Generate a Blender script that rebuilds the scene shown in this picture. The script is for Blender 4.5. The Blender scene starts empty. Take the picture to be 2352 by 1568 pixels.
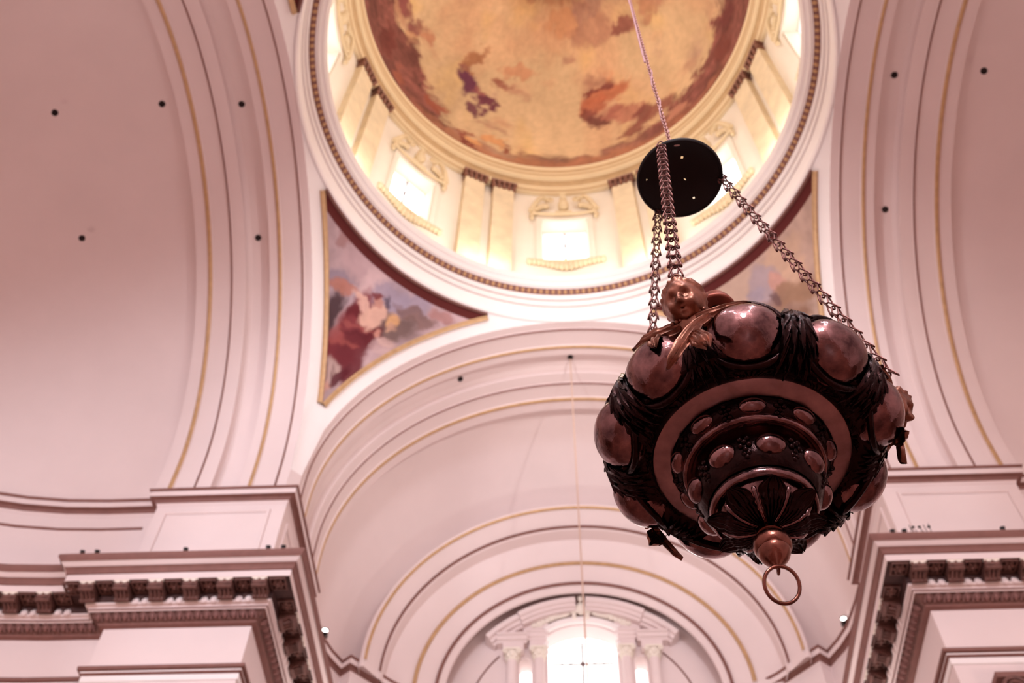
import bpy, bmesh, math, random
import numpy as np
from mathutils import Vector, Matrix

PI = math.pi
rnd = random.Random(7)
SC = bpy.context.scene
COL = SC.collection

# ------------------------------------------------------------------ camera
CAM = Vector((-0.4621, -9.6617, 1.6))
yaw, pitch, roll = -0.0739, 0.9970, 0.0289
fw = Vector((math.sin(yaw)*math.cos(pitch), math.cos(yaw)*math.cos(pitch), math.sin(pitch)))
rt = Vector((math.cos(yaw), -math.sin(yaw), 0)); up = rt.cross(fw)
rt2 = rt*math.cos(roll) + up*math.sin(roll); up2 = up*math.cos(roll) - rt*math.sin(roll)
cd = bpy.data.cameras.new('camera'); cam = bpy.data.objects.new('camera', cd); COL.objects.link(cam)
M3 = Matrix((rt2, up2, -fw)).transposed()
cam.matrix_world = Matrix.Translation(CAM) @ M3.to_4x4()
cd.sensor_width = 36.0; cd.lens = 36.0*2449.8/2352
cd.clip_start = 0.05; cd.clip_end = 300
cd.dof.use_dof = True; cd.dof.focus_distance = 3.3; cd.dof.aperture_fstop = 3.6
SC.camera = cam

# ------------------------------------------------------------------ world, added lights, exposure
W = bpy.data.worlds.new('daylight'); SC.world = W; W.use_nodes = True
bg = W.node_tree.nodes['Background']; bg.inputs[0].default_value = (1.0, 0.93, 0.94, 1); bg.inputs[1].default_value = 3.0
SC.view_settings.view_transform = 'Standard'; SC.view_settings.look = 'None'
SC.view_settings.exposure = 0.37; SC.view_settings.gamma = 1.0
SC.view_settings.use_curve_mapping = False
SC.cycles.use_denoising = True
SC.cycles.max_bounces = 10; SC.cycles.diffuse_bounces = 6; SC.cycles.glossy_bounces = 4
SC.cycles.transparent_max_bounces = 8
SC.cycles.sample_clamp_indirect = 6.0
SC.cycles.caustics_reflective = False; SC.cycles.caustics_refractive = False

def light(name, kind, loc, target, power, color, size=1.0, size_y=None, spot=None):
    ld = bpy.data.lights.new(name, kind); o = bpy.data.objects.new(name, ld); COL.objects.link(o)
    ld.energy = power; ld.color = color
    if kind == 'AREA':
        ld.size = size
        if size_y: ld.shape = 'RECTANGLE'; ld.size_y = size_y
    else: ld.shadow_soft_size = size
    if spot: ld.spot_size = spot; ld.spot_blend = 0.8
    o.location = loc
    o.rotation_euler = (Vector(target)-Vector(loc)).to_track_quat('-Z', 'Y').to_euler()
    return o
# added area lights in the unseen nave, in place of window daylight
NEUT = (0.94, 0.965, 1.06)
for sx in (-1, 1):
    for y in (-14.5, -20.5, -26.5):
        light('nave_fill_light', 'AREA', (sx*6.3, y, 24.5), (0, y+6, 10), 220, NEUT, 2.2, 3.0)
light('nave_end_fill', 'AREA', (0, -39.5, 22.5), (0, 7, 20), 4300, NEUT, 5, 6)
# added unseen spots brightening the lower side arms, leaving the vault tops dim
for sx, p, c in ((-1, 2350, NEUT), (1, 1150, (1.0, 0.88, 0.85))):
    light('arm_fill_light', 'SPOT', (sx*13.0, -6.4, 18.5), (sx*11.0, 7, 17.4), p, c, 0.9, spot=math.radians(96))
# added reddish uplights below the frame, lifting and warming the dark upper vaults
for (x, y, p) in ((-12.5, 0.5, 240), (12.5, 0.5, 205), (0, 3.0, 90)):
    light('warm_fill_uplight', 'AREA', (x, y, 9), (x, y, 22), p, (1.0, 0.66, 0.54), 2.0)
# added spots at the unseen near piers, brightening the ring and the pendentives
for sx in (-1, 1):
    light('pendentive_fill', 'SPOT', (sx*6.1, -6.1, 18.6), (-sx*3.0, 6.6, 27.5), 3300, (1.0, 0.95, 0.93), 0.25, spot=math.radians(48))
    light('choir_fill_light', 'AREA', (sx*6.2, 10.7, 14.0), (-sx*4.0, 12.0, 20.5), 120, (1.0, 0.93, 0.88), 1.4, 2.4)  # added below the frame to brighten the lower choir vault
# added warm uplights hidden behind the drum ledge, brightening drum and dome
for k in range(8):
    a = k*PI/4 + PI/8
    light('drum_fill_light', 'AREA', (6.15*math.cos(a), 6.15*math.sin(a), 30.45), (5.4*math.cos(a), 5.4*math.sin(a), 38), 50, (1.0, 0.95, 0.86), 0.9)
# area light under the crown of the dome, facing down
light('dome_crown_light', 'AREA', (0, 0, 45.2), (0, 0, 0), 480, (1.0, 0.86, 0.74), 2.2)

# ------------------------------------------------------------------ materials
def mat(name, col, rough=0.7, metal=0.0, spec=0.3, var=0.0, scale=1.0, bump=0.0, bscale=40., attr=None, col2=None):
    m = bpy.data.materials.new(name); m.use_nodes = True
    nt = m.node_tree; b = nt.nodes['Principled BSDF']
    b.inputs['Roughness'].default_value = rough; b.inputs['Metallic'].default_value = metal
    b.inputs['Specular IOR Level'].default_value = spec
    b.inputs['Base Color'].default_value = (*col, 1)
    tc = nt.nodes.new('ShaderNodeTexCoord')
    if attr:
        a = nt.nodes.new('ShaderNodeAttribute'); a.attribute_name = attr
        nt.links.new(a.outputs['Color'], b.inputs['Base Color'])
    elif var > 0:
        n = nt.nodes.new('ShaderNodeTexNoise'); n.inputs['Scale'].default_value = scale
        n.inputs['Detail'].default_value = 6; n.inputs['Roughness'].default_value = 0.6
        nt.links.new(tc.outputs['Object'], n.inputs['Vector'])
        r = nt.nodes.new('ShaderNodeValToRGB')
        c2 = col2 or tuple(max(0, c*(1-var)) for c in col)
        r.color_ramp.elements[0].position = 0.32; r.color_ramp.elements[0].color = (*c2, 1)
        r.color_ramp.elements[1].position = 0.68; r.color_ramp.elements[1].color = (*col, 1)
        nt.links.new(n.outputs['Fac'], r.inputs[0]); nt.links.new(r.outputs[0], b.inputs['Base Color'])
    if bump > 0:
        n2 = nt.nodes.new('ShaderNodeTexNoise'); n2.inputs['Scale'].default_value = bscale; n2.inputs['Detail'].default_value = 5
        nt.links.new(tc.outputs['Object'], n2.inputs['Vector'])
        bp = nt.nodes.new('ShaderNodeBump'); bp.inputs['Strength'].default_value = bump; bp.inputs['Distance'].default_value = 0.01
        nt.links.new(n2.outputs['Fac'], bp.inputs['Height']); nt.links.new(bp.outputs[0], b.inputs['Normal'])
    return m
PLASTER = mat('plaster', (0.80, 0.685, 0.67), 0.9, spec=0.1, var=0.05, scale=0.5)
WHITE = mat('white_stucco', (0.91, 0.86, 0.845), 0.85, spec=0.1, var=0.03, scale=0.8)
CREAM = mat('cream_stucco', (0.87, 0.81, 0.72), 0.85, spec=0.1, var=0.05, scale=0.8)
ENTAB = mat('shaded_ochre_stucco', (0.79, 0.65, 0.44), 0.85, spec=0.1, var=0.08, scale=0.8)  # ochre of the hoods; on the entablature it paints in warm indirect light
OCHRED = mat('shade_ochre', (0.60, 0.42, 0.24), 0.8, var=0.15, scale=3)  # darker ochre that paints shade on the drum entablature
OCHRE = mat('warm_ochre', (0.80, 0.66, 0.45), 0.6, var=0.2, scale=2.0)  # ochre of the swags; on the drum pilasters it paints in warm light
GOLD = mat('gilding', (0.62, 0.40, 0.21), 0.45, metal=0.25, spec=0.4, var=0.2, scale=6)
TAN = mat('tan_moulding', (0.25, 0.120, 0.102), 0.7, var=0.15, scale=4)  # brown moulding colour, darkened to carry some of the soffit shade
BROWN = mat('brown_stucco', (0.20, 0.092, 0.076), 0.6, var=0.5, scale=9)  # brown of the bracket zone, part paint and part shade put into the colour
CAPBR = mat('capital_brown', (0.30, 0.125, 0.085), 0.6, var=0.5, scale=9)
DARKBROWN = mat('coffer_shade_brown', (0.075, 0.032, 0.029), 0.7, var=0.3, scale=6)  # brown paint with the shade of the coffers worked into the colour
MAUVE = mat('egg_moulding', (0.30, 0.15, 0.135), 0.7, var=0.25, scale=7)
FRESCO = mat('fresco', (0.5, 0.4, 0.3), 0.85, spec=0.1, attr='paint')
FLOORM = mat('floor_marble', (0.30, 0.13, 0.10), 0.35, var=0.5, scale=0.4)
IRON = mat('black_iron', (0.012, 0.010, 0.010), 0.5)
HOLE = mat('hole_dark', (0.02, 0.012, 0.012), 0.9)
BARM = mat('window_bar', (0.16, 0.11, 0.11), 0.6)
CORD = mat('pale_cord', (0.62, 0.45, 0.36), 0.8)
LAMPW = bpy.data.materials.new('lamp_lens'); LAMPW.use_nodes = True
_b = LAMPW.node_tree.nodes['Principled BSDF']; _b.inputs['Emission Color'].default_value = (1, .95, .9, 1); _b.inputs['Emission Strength'].default_value = 6
GLASS = bpy.data.materials.new('window_glass'); GLASS.use_nodes = True
_n = GLASS.node_tree; _n.nodes.remove(_n.nodes['Principled BSDF'])
_t = _n.nodes.new('ShaderNodeBsdfTransparent'); _t.inputs[0].default_value = (0.97, 0.98, 0.96, 1)
_g = _n.nodes.new('ShaderNodeBsdfGlossy'); _g.inputs['Roughness'].default_value = 0.05
_x = _n.nodes.new('ShaderNodeMixShader'); _x.inputs[0].default_value = 0.06
_n.links.new(_t.outputs[0], _x.inputs[1]); _n.links.new(_g.outputs[0], _x.inputs[2])
_n.links.new(_x.outputs[0], _n.nodes['Material Output'].inputs[0])
COPPER = mat('polished_copper', (0.38, 0.215, 0.205), 0.13, metal=1.0, var=0.6, scale=15, bump=0.5, bscale=15, col2=(0.085, 0.042, 0.042))
DARKCU = mat('blackened_copper', (0.034, 0.0145, 0.0135), 0.22, metal=0.9, var=0.6, scale=30, bump=0.25, bscale=60)
BANDCU = mat('band_copper', (0.50, 0.34, 0.345), 0.30, metal=1.0, var=0.45, scale=10, bump=0.1, bscale=30)
BRASS = mat('gilt_bronze', (0.40, 0.185, 0.125), 0.34, metal=1.0, var=0.55, scale=25, bump=0.12, bscale=60)
FINIAL = mat('finial_copper', (0.30, 0.12, 0.085), 0.2, metal=1.0, var=0.5, scale=25, bump=0.15, bscale=60)
CHAINM = mat('chain_bronze', (0.23, 0.11, 0.095), 0.33, metal=1.0)
CHAINL = mat('chain_pale', (0.52, 0.30, 0.26), 0.4, metal=0.9)
REDCU = mat('red_copper_cup', (0.36, 0.12, 0.085), 0.4, metal=0.7)
STRAP = mat('pink_strap', (0.75, 0.50, 0.52), 0.6)
NICKEL = mat('pale_cap', (0.85, 0.75, 0.72), 0.4)

# ------------------------------------------------------------------ helpers
def finish(bm, name, m, parent=None, ang=40, smooth=True, weld=1e-5):
    if weld: bmesh.ops.remove_doubles(bm, verts=bm.verts, dist=weld)
    bmesh.ops.recalc_face_normals(bm, faces=bm.faces)
    if smooth:
        ca = math.radians(ang)
        for f in bm.faces: f.smooth = True
        for e in bm.edges:
            e.smooth = not (len(e.link_faces) != 2 or e.calc_face_angle(0) > ca)
    me = bpy.data.meshes.new(name); bm.to_mesh(me); bm.free()
    if m: me.materials.append(m)
    o = bpy.data.objects.new(name, me); COL.objects.link(o)
    if parent: o.parent = parent
    return o
def struct(o): o['kind'] = 'structure'; return o
def stuff(o): o['kind'] = 'stuff'; return o
def thing(o, label, cat, group=None):
    o['label'] = label; o['category'] = cat
    if group: o['group'] = group
    return o
def empty(name, loc=(0, 0, 0), parent=None):
    o = bpy.data.objects.new(name, None); COL.objects.link(o); o.location = loc; o.empty_display_size = 0.1
    if parent: o.parent = parent
    return o
def inst(src, name, parent, mw):
    o = bpy.data.objects.new(name, src); COL.objects.link(o); o.parent = parent; o.matrix_local = mw
    return o
def grid(bm, P, close_u=False, close_v=False, skip=None):
    """P[i][j] points -> quads"""
    V = [[bm.verts.new(p) for p in row] for row in P]
    n, k = len(V), len(V[0])
    for i in range(n if close_u else n-1):
        for j in range(k if close_v else k-1):
            if skip and skip(i, j): continue
            q = [V[i][j], V[(i+1) % n][j], V[(i+1) % n][(j+1) % k], V[i][(j+1) % k]]
            try: bm.faces.new(q)
            except ValueError: pass
    return V
def lathe(bm, prof, n=48, c=(0, 0), a0=0, a1=2*PI):
    full = abs(a1-a0-2*PI) < 1e-6
    A = [a0+(a1-a0)*i/n for i in range(n if full else n+1)]
    return grid(bm, [[(c[0]+r*math.cos(a), c[1]+r*math.sin(a), z) for (r, z) in prof] for a in A], close_u=full)
def tube(bm, pts, r, n=8, closed=False, cap=True):
    pts = [Vector(p) for p in pts]; N = len(pts); rows = []; nrm = None
    for i, p in enumerate(pts):
        if closed: t = pts[(i+1) % N]-pts[i-1]
        else: t = pts[min(i+1, N-1)]-pts[max(i-1, 0)]
        t.normalize()
        if nrm is None:
            nrm = t.orthogonal().normalized()
        nrm = (nrm - t*nrm.dot(t)).normalized(); b = t.cross(nrm)
        rr = r[i] if hasattr(r, '__len__') else r
        rows.append([p+(nrm*math.cos(2*PI*k/n)+b*math.sin(2*PI*k/n))*rr for k in range(n)])
    V = grid(bm, rows, close_u=closed, close_v=True)
    if cap and not closed:
        for row in (V[0], V[-1]):
            try: bm.faces.new(row)
            except ValueError: pass
def box(bm, lo, hi, M=None):
    x0, y0, z0 = lo; x1, y1, z1 = hi
    c = [Vector(p) for p in ((x0, y0, z0), (x1, y0, z0), (x1, y1, z0), (x0, y1, z0), (x0, y0, z1), (x1, y0, z1), (x1, y1, z1), (x0, y1, z1))]
    if M: c = [M @ p for p in c]
    v = [bm.verts.new(p) for p in c]
    for f in ((0, 1, 2, 3), (4, 5, 6, 7), (0, 1, 5, 4), (1, 2, 6, 5), (2, 3, 7, 6), (3, 0, 4, 7)): bm.faces.new([v[i] for i in f])
def ellipsoid(bm, c, rad, M=None, nu=16, nv=10):
    c = Vector(c); rows = []
    for i in range(nv+1):
        t = -PI/2+PI*i/nv; row = []
        for j in range(nu):
            a = 2*PI*j/nu
            p = Vector((rad[0]*math.cos(t)*math.cos(a), rad[1]*math.cos(t)*math.sin(a), rad[2]*math.sin(t)))
            row.append(c + (M @ p if M else p))
        rows.append(row)
    grid(bm, rows, close_v=True)
def frame(o, ax, ay, az):
    return Matrix(((ax[0], ay[0], az[0], o[0]), (ax[1], ay[1], az[1], o[1]), (ax[2], ay[2], az[2], o[2]), (0, 0, 0, 1)))
def interp(tab, x):
    for (x0, y0), (x1, y1) in zip(tab, tab[1:]):
        if x <= x1: return y0+(y1-y0)*max(0, (x-x0))/(x1-x0)
    return tab[-1][1]

# ------------------------------------------------------------------ dimensions of the crossing
A = 7.0; RA = 6.77; ZS = 21.665; S = math.hypot(A, RA); ZAT = 20.96
ARM = {'n': lambda v, u: (v, u), 'w': lambda v, u: (-u, v), 'e': lambda v, u: (u, -v), 's': lambda v, u: (-v, -u)}

# floor
bm = bmesh.new(); box(bm, (-24, -40, -0.3), (24, 26, 0)); struct(finish(bm, 'floor', FLOORM, smooth=False))

# ---- pendentives
ceil = bmesh.new()
NR = 28
for q in range(4):
    rows = []
    phi0 = math.atan2(RA, A)
    phis = [phi0*i/40 for i in range(41)]+[PI/4]; phis = phis+[PI/2-p for p in phis[-2::-1]]
    for ph in phis:
        p = max(min(ph, PI/2-1e-4), 1e-4)
        rm = min(A/math.cos(p), A/math.sin(p), S)
        row = []
        for i in range(NR+1):
            e0, e1 = math.acos(6.93/S), math.acos(rm/S); e = e0+(e1-e0)*i/NR; r = S*math.cos(e); z = ZS+S*math.sin(e)
            a = ph+q*PI/2
            row.append((r*math.cos(a), r*math.sin(a), z))
        rows.append(row)
    grid(ceil, rows)
ceiling = struct(finish(ceil, 'ceiling', WHITE, ang=30))

# ---- arches (one soffit per arm): profile (u, r)
SOF = [(7.0, 6.77), (7.22, 6.77), (7.235, 6.75), (7.29, 6.75), (7.305, 6.77), (7.80, 6.77), (7.82, 6.735), (7.93, 6.735), (7.95, 6.77),
       (8.17, 6.77), (8.19, 6.90), (8.25, 7.02), (8.45, 7.06), (8.72, 7.03), (8.82, 6.95), (8.84, 6.77),
       (9.17, 6.77), (9.185, 6.75), (9.24, 6.75), (9.255, 6.77), (9.72, 6.77), (9.74, 6.735), (9.87, 6.735), (9.89, 6.77), (10.2, 6.77), (10.2, 7.3)]
def arch_pts(r, u, f, n=64, zlow=ZAT-0.02, zc=ZS):
    P = [(*f(r, u), zlow)]
    for i in range(n+1):
        a = PI*i/n; P.append((*f(r*math.cos(a), u), zc+r*math.sin(a)))
    P.append((*f(-r, u), zlow)); return P
ARCHES = {}
for k, f in ARM.items():
    bm = bmesh.new()
    grid(bm, [arch_pts(r, u, f) for (u, r) in SOF])
    o = struct(finish(bm, 'trim_'+{'n': '1', 'w': '2', 'e': '3', 's': '4'}[k], PLASTER, ang=25)); ARCHES[k] = o
    # gilded mouldings running round the soffit
    for (u0, u1, m) in ((7.235, 7.29, TAN), (7.82, 7.93, GOLD), (9.185, 9.24, TAN), (9.74, 9.87, GOLD)):
        bm = bmesh.new(); um = (u0+u1)/2
        grid(bm, [arch_pts(r, u, f, zlow=ZAT+0.02) for (u, r) in ((u0, 6.76), (u0+.012, 6.725), (um, 6.71), (u1-.012, 6.725), (u1, 6.76))])
        finish(bm, 'gilded_moulding', m, o, ang=60)

# ---- ring cornice under the drum
RING = [(7.0, 28.40), (6.95, 28.42), (6.95, 29.16), (6.975, 29.18), (6.975, 29.24), (6.93, 29.26), (6.93, 29.50), (6.95, 29.52), (6.95, 29.56), (6.89, 29.60), (6.88, 29.70),
        (6.86, 29.745), (6.72, 29.86), (6.70, 29.87), (6.62, 29.875), (6.61, 29.96), (6.585, 29.97), (6.575, 30.0), (6.50, 30.02), (6.49, 30.06), (6.46, 30.12), (6.44, 30.2), (7.3, 30.3)]
bm = bmesh.new(); lathe(bm, RING, 160); ringc = struct(finish(bm, 'trim_5', WHITE, ang=30))
bm = bmesh.new()
for z, r in ((29.54, 6.945), (29.20, 6.97)):
    lathe(bm, [(r+.01, z-.02), (r-.012, z-.012), (r-.012, z+.012), (r+.01, z+.02)], 160)
finish(bm, 'gilded_moulding', TAN, ringc)
bm = bmesh.new(); lathe(bm, [(6.87, 29.735), (6.855, 29.74), (6.715, 29.855), (6.72, 29.87)], 160); finish(bm, 'bead_bed', TAN, ringc)
bm = bmesh.new(); NB = 230
for i in range(NB):
    a = 2*PI*i/NB; c, s = math.cos(a), math.sin(a)
    M = frame((6.785*c, 6.785*s, 29.795), (-s, c, 0), (c*.77, s*.77, -.64), (c*.64, s*.64, .77))
    ellipsoid(bm, M @ Vector((0, 0, 0)), (.055, .085, .05), M.to_3x3(), 6, 4)
stuff(finish(bm, 'bead', mat('bead_gilding', (0.55, 0.33, 0.17), 0.5, metal=.2), ringc, ang=80))

# ---- drum wall with eight windows
RD = 7.1; WH = math.radians(6.4); ZW0, ZW1 = 32.3, 35.2
bm = bmesh.new(); edges = []
for k in range(8):
    c = k*PI/4
    edges += [c-WH, c-WH/3, c+WH/3, c+WH] + [c+WH+(PI/4-2*WH)*i/6 for i in range(1, 6)]
zz = [30.2, 31.2, ZW0, 33.3, 34.3, ZW1, 36.2, 37.4]
isw = lambda i, j: (i % 9) < 3 and 2 <= j <= 4
grid(bm, [[(RD*math.cos(a), RD*math.sin(a), z) for z in zz] for a in edges], close_u=True, skip=isw)
for k in range(8):                                     # window reveals, splayed
    c = k*PI/4
    ci = [(c-WH, ZW0), (c+WH, ZW0), (c+WH, ZW1), (c-WH, ZW1)]
    P0 = [(RD*math.cos(a), RD*math.sin(a), z) for a, z in ci]
    P1 = [(RD*math.cos(c)*1.0+0.55*math.cos(c)+(RD*math.cos(a)-RD*math.cos(c))*0.95, RD*math.sin(c)+0.55*math.sin(c)+(RD*math.sin(a)-RD*math.sin(c))*0.95, z+(0.05 if z < 33 else -0.05)) for a, z in ci]
    grid(bm, [P0, P1], close_v=True)
drum = struct(finish(bm, 'wall_drum', CREAM, ang=25))

# drum windows: frame, two panes, bars
def bars(o, M, w, h, th=.035):
    pass
for k in range(8):
    c = k*PI/4
    if math.sin(c) < -0.5: continue                    # the three behind the photographer are out of view but light the drum through open reveals
    ax = Vector((-math.sin(c), math.cos(c), 0)); ay = Vector((math.cos(c), math.sin(c), 0)); az = Vector((0, 0, 1))
    M = frame(ay*(RD+0.42), ax, ay, az); w = 0.78
    bm = bmesh.new()
    for s in (-1, 1): box(bm, (s*w-.04, -.03, ZW0), (s*w+.04, .03, ZW1), M)
    for z in (ZW0+.06, ZW1-.06): box(bm, (-w, -.03, z-.04), (w, .03, z+.04), M)
    num = {0: 1, 1: 2, 2: 3, 3: 4, 4: 5}[k]
    wf = struct(finish(bm, 'window_%d' % num, WHITE, smooth=False))
    bm = bmesh.new(); box(bm, (-.022, -.025, ZW0), (.022, .025, ZW1), M)
    for z in (33.25, 34.2): box(bm, (-.04, -.03, z-.06), (.04, .03, z+.06), M)
    finish(bm, 'bar', BARM, wf, smooth=False)
    for s in (-1, 1):
        bm = bmesh.new(); box(bm, (0 if s > 0 else -w, .0, ZW0), (w if s > 0 else 0, .008, ZW1), M)
        finish(bm, 'pane', GLASS, wf, smooth=False)

# stucco surround, hood and sill ornament of each drum window
def curve_ribbon(bm, M, pts, r): tube(bm, [M @ Vector(p) for p in pts], r, 6)
def bend(c, x, z, d=0.0):
    a = c - x/RD                                       # x to the right as seen from inside
    return ((RD-d)*math.cos(a), (RD-d)*math.sin(a), z)
for k in (0, 1, 2, 3, 4):
    c = k*PI/4
    bm = bmesh.new()
    w = RD*WH
    for (x0, x1, z0, z1) in ((-w-.2, -w-.02, ZW0-.05, ZW1+.2), (w+.02, w+.2, ZW0-.05, ZW1+.2), (-w-.2, w+.2, ZW1+.02, ZW1+.2)):
        n = 6
        grid(bm, [[bend(c, x0+(x1-x0)*i/n, z0), bend(c, x0+(x1-x0)*i/n, z0, .07), bend(c, x0+(x1-x0)*i/n, z1, .07), bend(c, x0+(x1-x0)*i/n, z1)] for i in range(n+1)])
    finish(bm, 'window_surround', CREAM, drum, smooth=False)
    bm = bmesh.new()                                   # hood: broken scroll pediment with a shield
    for s in (-1, 1):
        P = []
        for i in range(15):
            t = i/14; P.append(bend(c, s*(1.18-0.62*t), 35.72+0.95*math.sin(t*PI*.62), .12+.12*math.sin(t*PI)))
        tube(bm, P, [.10-.02*i/14 for i in range(15)], 6)
        sp = [bend(c, s*(.50+.16*math.cos(.5+u)*(1-u/9)), 36.55+.16*math.sin(.5+u)*(1-u/9), .2) for u in np.linspace(0, 7, 18)]
        tube(bm, sp, .05, 6)
        lf = [bend(c, s*(1.12+.05*math.sin(t*6)), 35.5-.35+t*.6, .12) for t in np.linspace(0, 1, 8)]
        tube(bm, lf, .07, 6)
        for t in range(5): ellipsoid(bm, bend(c, s*(.62+.09*t), 36.2-.02*t*t, .12), (.1, .1, .12), None, 8, 5)
    tube(bm, [bend(c, x, 35.52, .14) for x in np.linspace(-1.15, 1.15, 12)], .055, 6)
    hood = finish(bm, 'window_hood', ENTAB, drum, ang=60)
    bm = bmesh.new()
    ellipsoid(bm, bend(c, 0, 36.25, .12), (.20, .20, .30), None, 12, 8)
    ellipsoid(bm, bend(c, 0, 36.68, .15), (.14, .14, .12), None, 12, 6)
    tube(bm, [bend(c, x, 35.62, .16) for x in (-.3, -.1, .1, .3)], .06, 6)
    finish(bm, 'hood_shield', ENTAB, drum, ang=60)
    bm = bmesh.new()
    tube(bm, [bend(c, x, ZW0-.14, .1) for x in np.linspace(-1.3, 1.3, 14)], .06, 6)
    for i in range(17):
        x = -1.2+2.4*i/16; d = .34*math.exp(-(x/.55)**2)+.10
        ellipsoid(bm, bend(c, x, ZW0-.2-d*.7, .1), (.11, .11, .1+d*.25), None, 8, 5)
    finish(bm, 'sill_swag', OCHRE, drum, ang=60)

# paired pilasters with brown capitals
for k in range(8):
    if math.sin(k*PI/4+PI/8) < -0.5: continue
    for s in (-1, 1):
        c = k*PI/4+PI/8 + s*math.radians(4.5)
        bm = bmesh.new(); hw = math.radians(3.1)
        prof = [(RD, 1), (RD-.22, 1)]
        rows = []
        for a in (c-hw, c-hw*.2, c+hw*.2, c+hw):
            rows.append([(RD-.24)*math.cos(a)*1.0 if False else a])
        P = [[((RD+.05)*math.cos(c-hw), (RD+.05)*math.sin(c-hw), z), ((RD-.26)*math.cos(c-hw), (RD-.26)*math.sin(c-hw), z),
              ((RD-.26)*math.cos(c+hw), (RD-.26)*math.sin(c+hw), z), ((RD+.05)*math.cos(c+hw), (RD+.05)*math.sin(c+hw), z)] for z in (30.2, 36.85)]
        grid(bm, P)
        pl = finish(bm, 'pilaster', OCHRE, drum, smooth=False)
        bm = bmesh.new()
        ax = Vector((-math.sin(c), math.cos(c), 0)); ay = Vector((-math.cos(c), -math.sin(c), 0))
        M = frame(Vector((RD*math.cos(c), RD*math.sin(c), 36.8)), ax, ay, (0, 0, 1))
        box(bm, (-.40, -.05, 0), (.40, .27, .42), M)
        box(bm, (-.48, -.05, .44), (.48, .36, .54), M)
        for x in (-.38, -.19, 0, .19, .38):
            ellipsoid(bm, M @ Vector((x, .29, .13)), (.08, .08, .14), None, 8, 5)
            ellipsoid(bm, M @ Vector((x*1.05, .32, .33)), (.085, .085, .1), None, 8, 5)
        finish(bm, 'capital', CAPBR, pl, ang=50)

# entablature of the drum
ENT = [(RD+.1, 37.30), (6.97, 37.30), (6.97, 37.42), (6.94, 37.44), (6.94, 37.56), (6.92, 37.58), (6.92, 37.74), (6.88, 37.80), (6.86, 37.90), (6.80, 37.95), (6.78, 38.0), (6.73, 38.02),
       (6.71, 38.05), (6.70, 38.22), (6.685, 38.24), (6.69, 38.30), (6.72, 38.33), (6.72, 38.42), (6.70, 38.5), (6.68, 38.62), (6.68, 38.80), (6.66, 38.84), (6.66, 38.9), (6.75, 38.92)]
bm = bmesh.new(); lathe(bm, ENT, 128); ent_ = struct(finish(bm, 'trim_6', ENTAB, ang=30))  # yellower than the wall: dim, warm light put into the colour
for prof_ in ([(6.925, 37.735), (6.875, 37.80), (6.855, 37.90), (6.795, 37.945)], [(6.705, 38.215), (6.68, 38.235), (6.685, 38.31), (6.715, 38.33)], [(6.975, 37.41), (6.935, 37.435), (6.935, 37.47)], [(6.70, 38.49), (6.675, 38.6), (6.675, 38.64)]):
    bm = bmesh.new(); lathe(bm, prof_, 128); finish(bm, 'ochre_shade_line', OCHRED, ent_, ang=40)  # darker strips paint the shade of soffit and grooves

# ---- painted surfaces
_rs = np.random.RandomState(3)
_T = [_rs.rand(64, 64) for _ in range(6)]
def vnoise(x, y, k=0):
    T = _T[k]; xi, yi = np.floor(x).astype(int), np.floor(y).astype(int); fx, fy = x-xi, y-yi
    fx, fy = fx*fx*(3-2*fx), fy*fy*(3-2*fy)
    g = lambda i, j: T[i % 64, j % 64]
    return (g(xi, yi)*(1-fx)+g(xi+1, yi)*fx)*(1-fy)+(g(xi, yi+1)*(1-fx)+g(xi+1, yi+1)*fx)*fy
def fbm(x, y, k=0, o=4):
    s = 0; a = .5
    for i in range(o): s = s+a*vnoise(x*2**i+17.3*i, y*2**i+5.1*i, k); a *= .5
    return s/(1-.5**o)
def S2L(c): c = np.asarray(c, float)/255; return np.where(c <= .04045, c/12.92, ((c+.055)/1.055)**2.4)
def blob(col, X, Y, x, y, rx, ry, ang, c, op=1.0, soft=.35, rag=.5, k=1, fr=3.0):
    ca, sa = math.cos(math.radians(ang)), math.sin(math.radians(ang))
    dx, dy = X-x, Y-y; u = (dx*ca+dy*sa)/rx; v = (-dx*sa+dy*ca)/ry
    d = np.sqrt(u*u+v*v) + rag*(fbm(X/rx*fr*.5+x, Y/ry*fr*.5+y, k)-.5)
    m = np.clip((1-d)/soft, 0, 1)*op
    sh = 1+.35*(fbm(u*2+x, v*2+y, 2)-.5)
    return col*(1-m[..., None])+(S2L(c)[None, None]*sh[..., None])*m[..., None]
def warp(X, Y, sx, sy, f):
    wx = fbm(X*f[0]+31, Y*f[1]+7, 1)-.5; wy = fbm(X*f[0]+3, Y*f[1]+71, 4)-.5
    vx = fbm(X*f[0]*3.1+11, Y*f[1]*3.1+7, 2)-.5; vy = fbm(X*f[0]*3.1+43, Y*f[1]*3.1+21, 5)-.5
    return X+sx*(wx*2+vx), Y+sy*(wy*2+vy)
def set_paint(me, col):
    at = me.color_attributes.new('paint', 'FLOAT_COLOR', 'POINT')
    a = np.ones((len(me.vertices), 4), dtype=np.float32); a[:, :3] = col.reshape(-1, 3); at.data.foreach_set('color', a.ravel())

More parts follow.
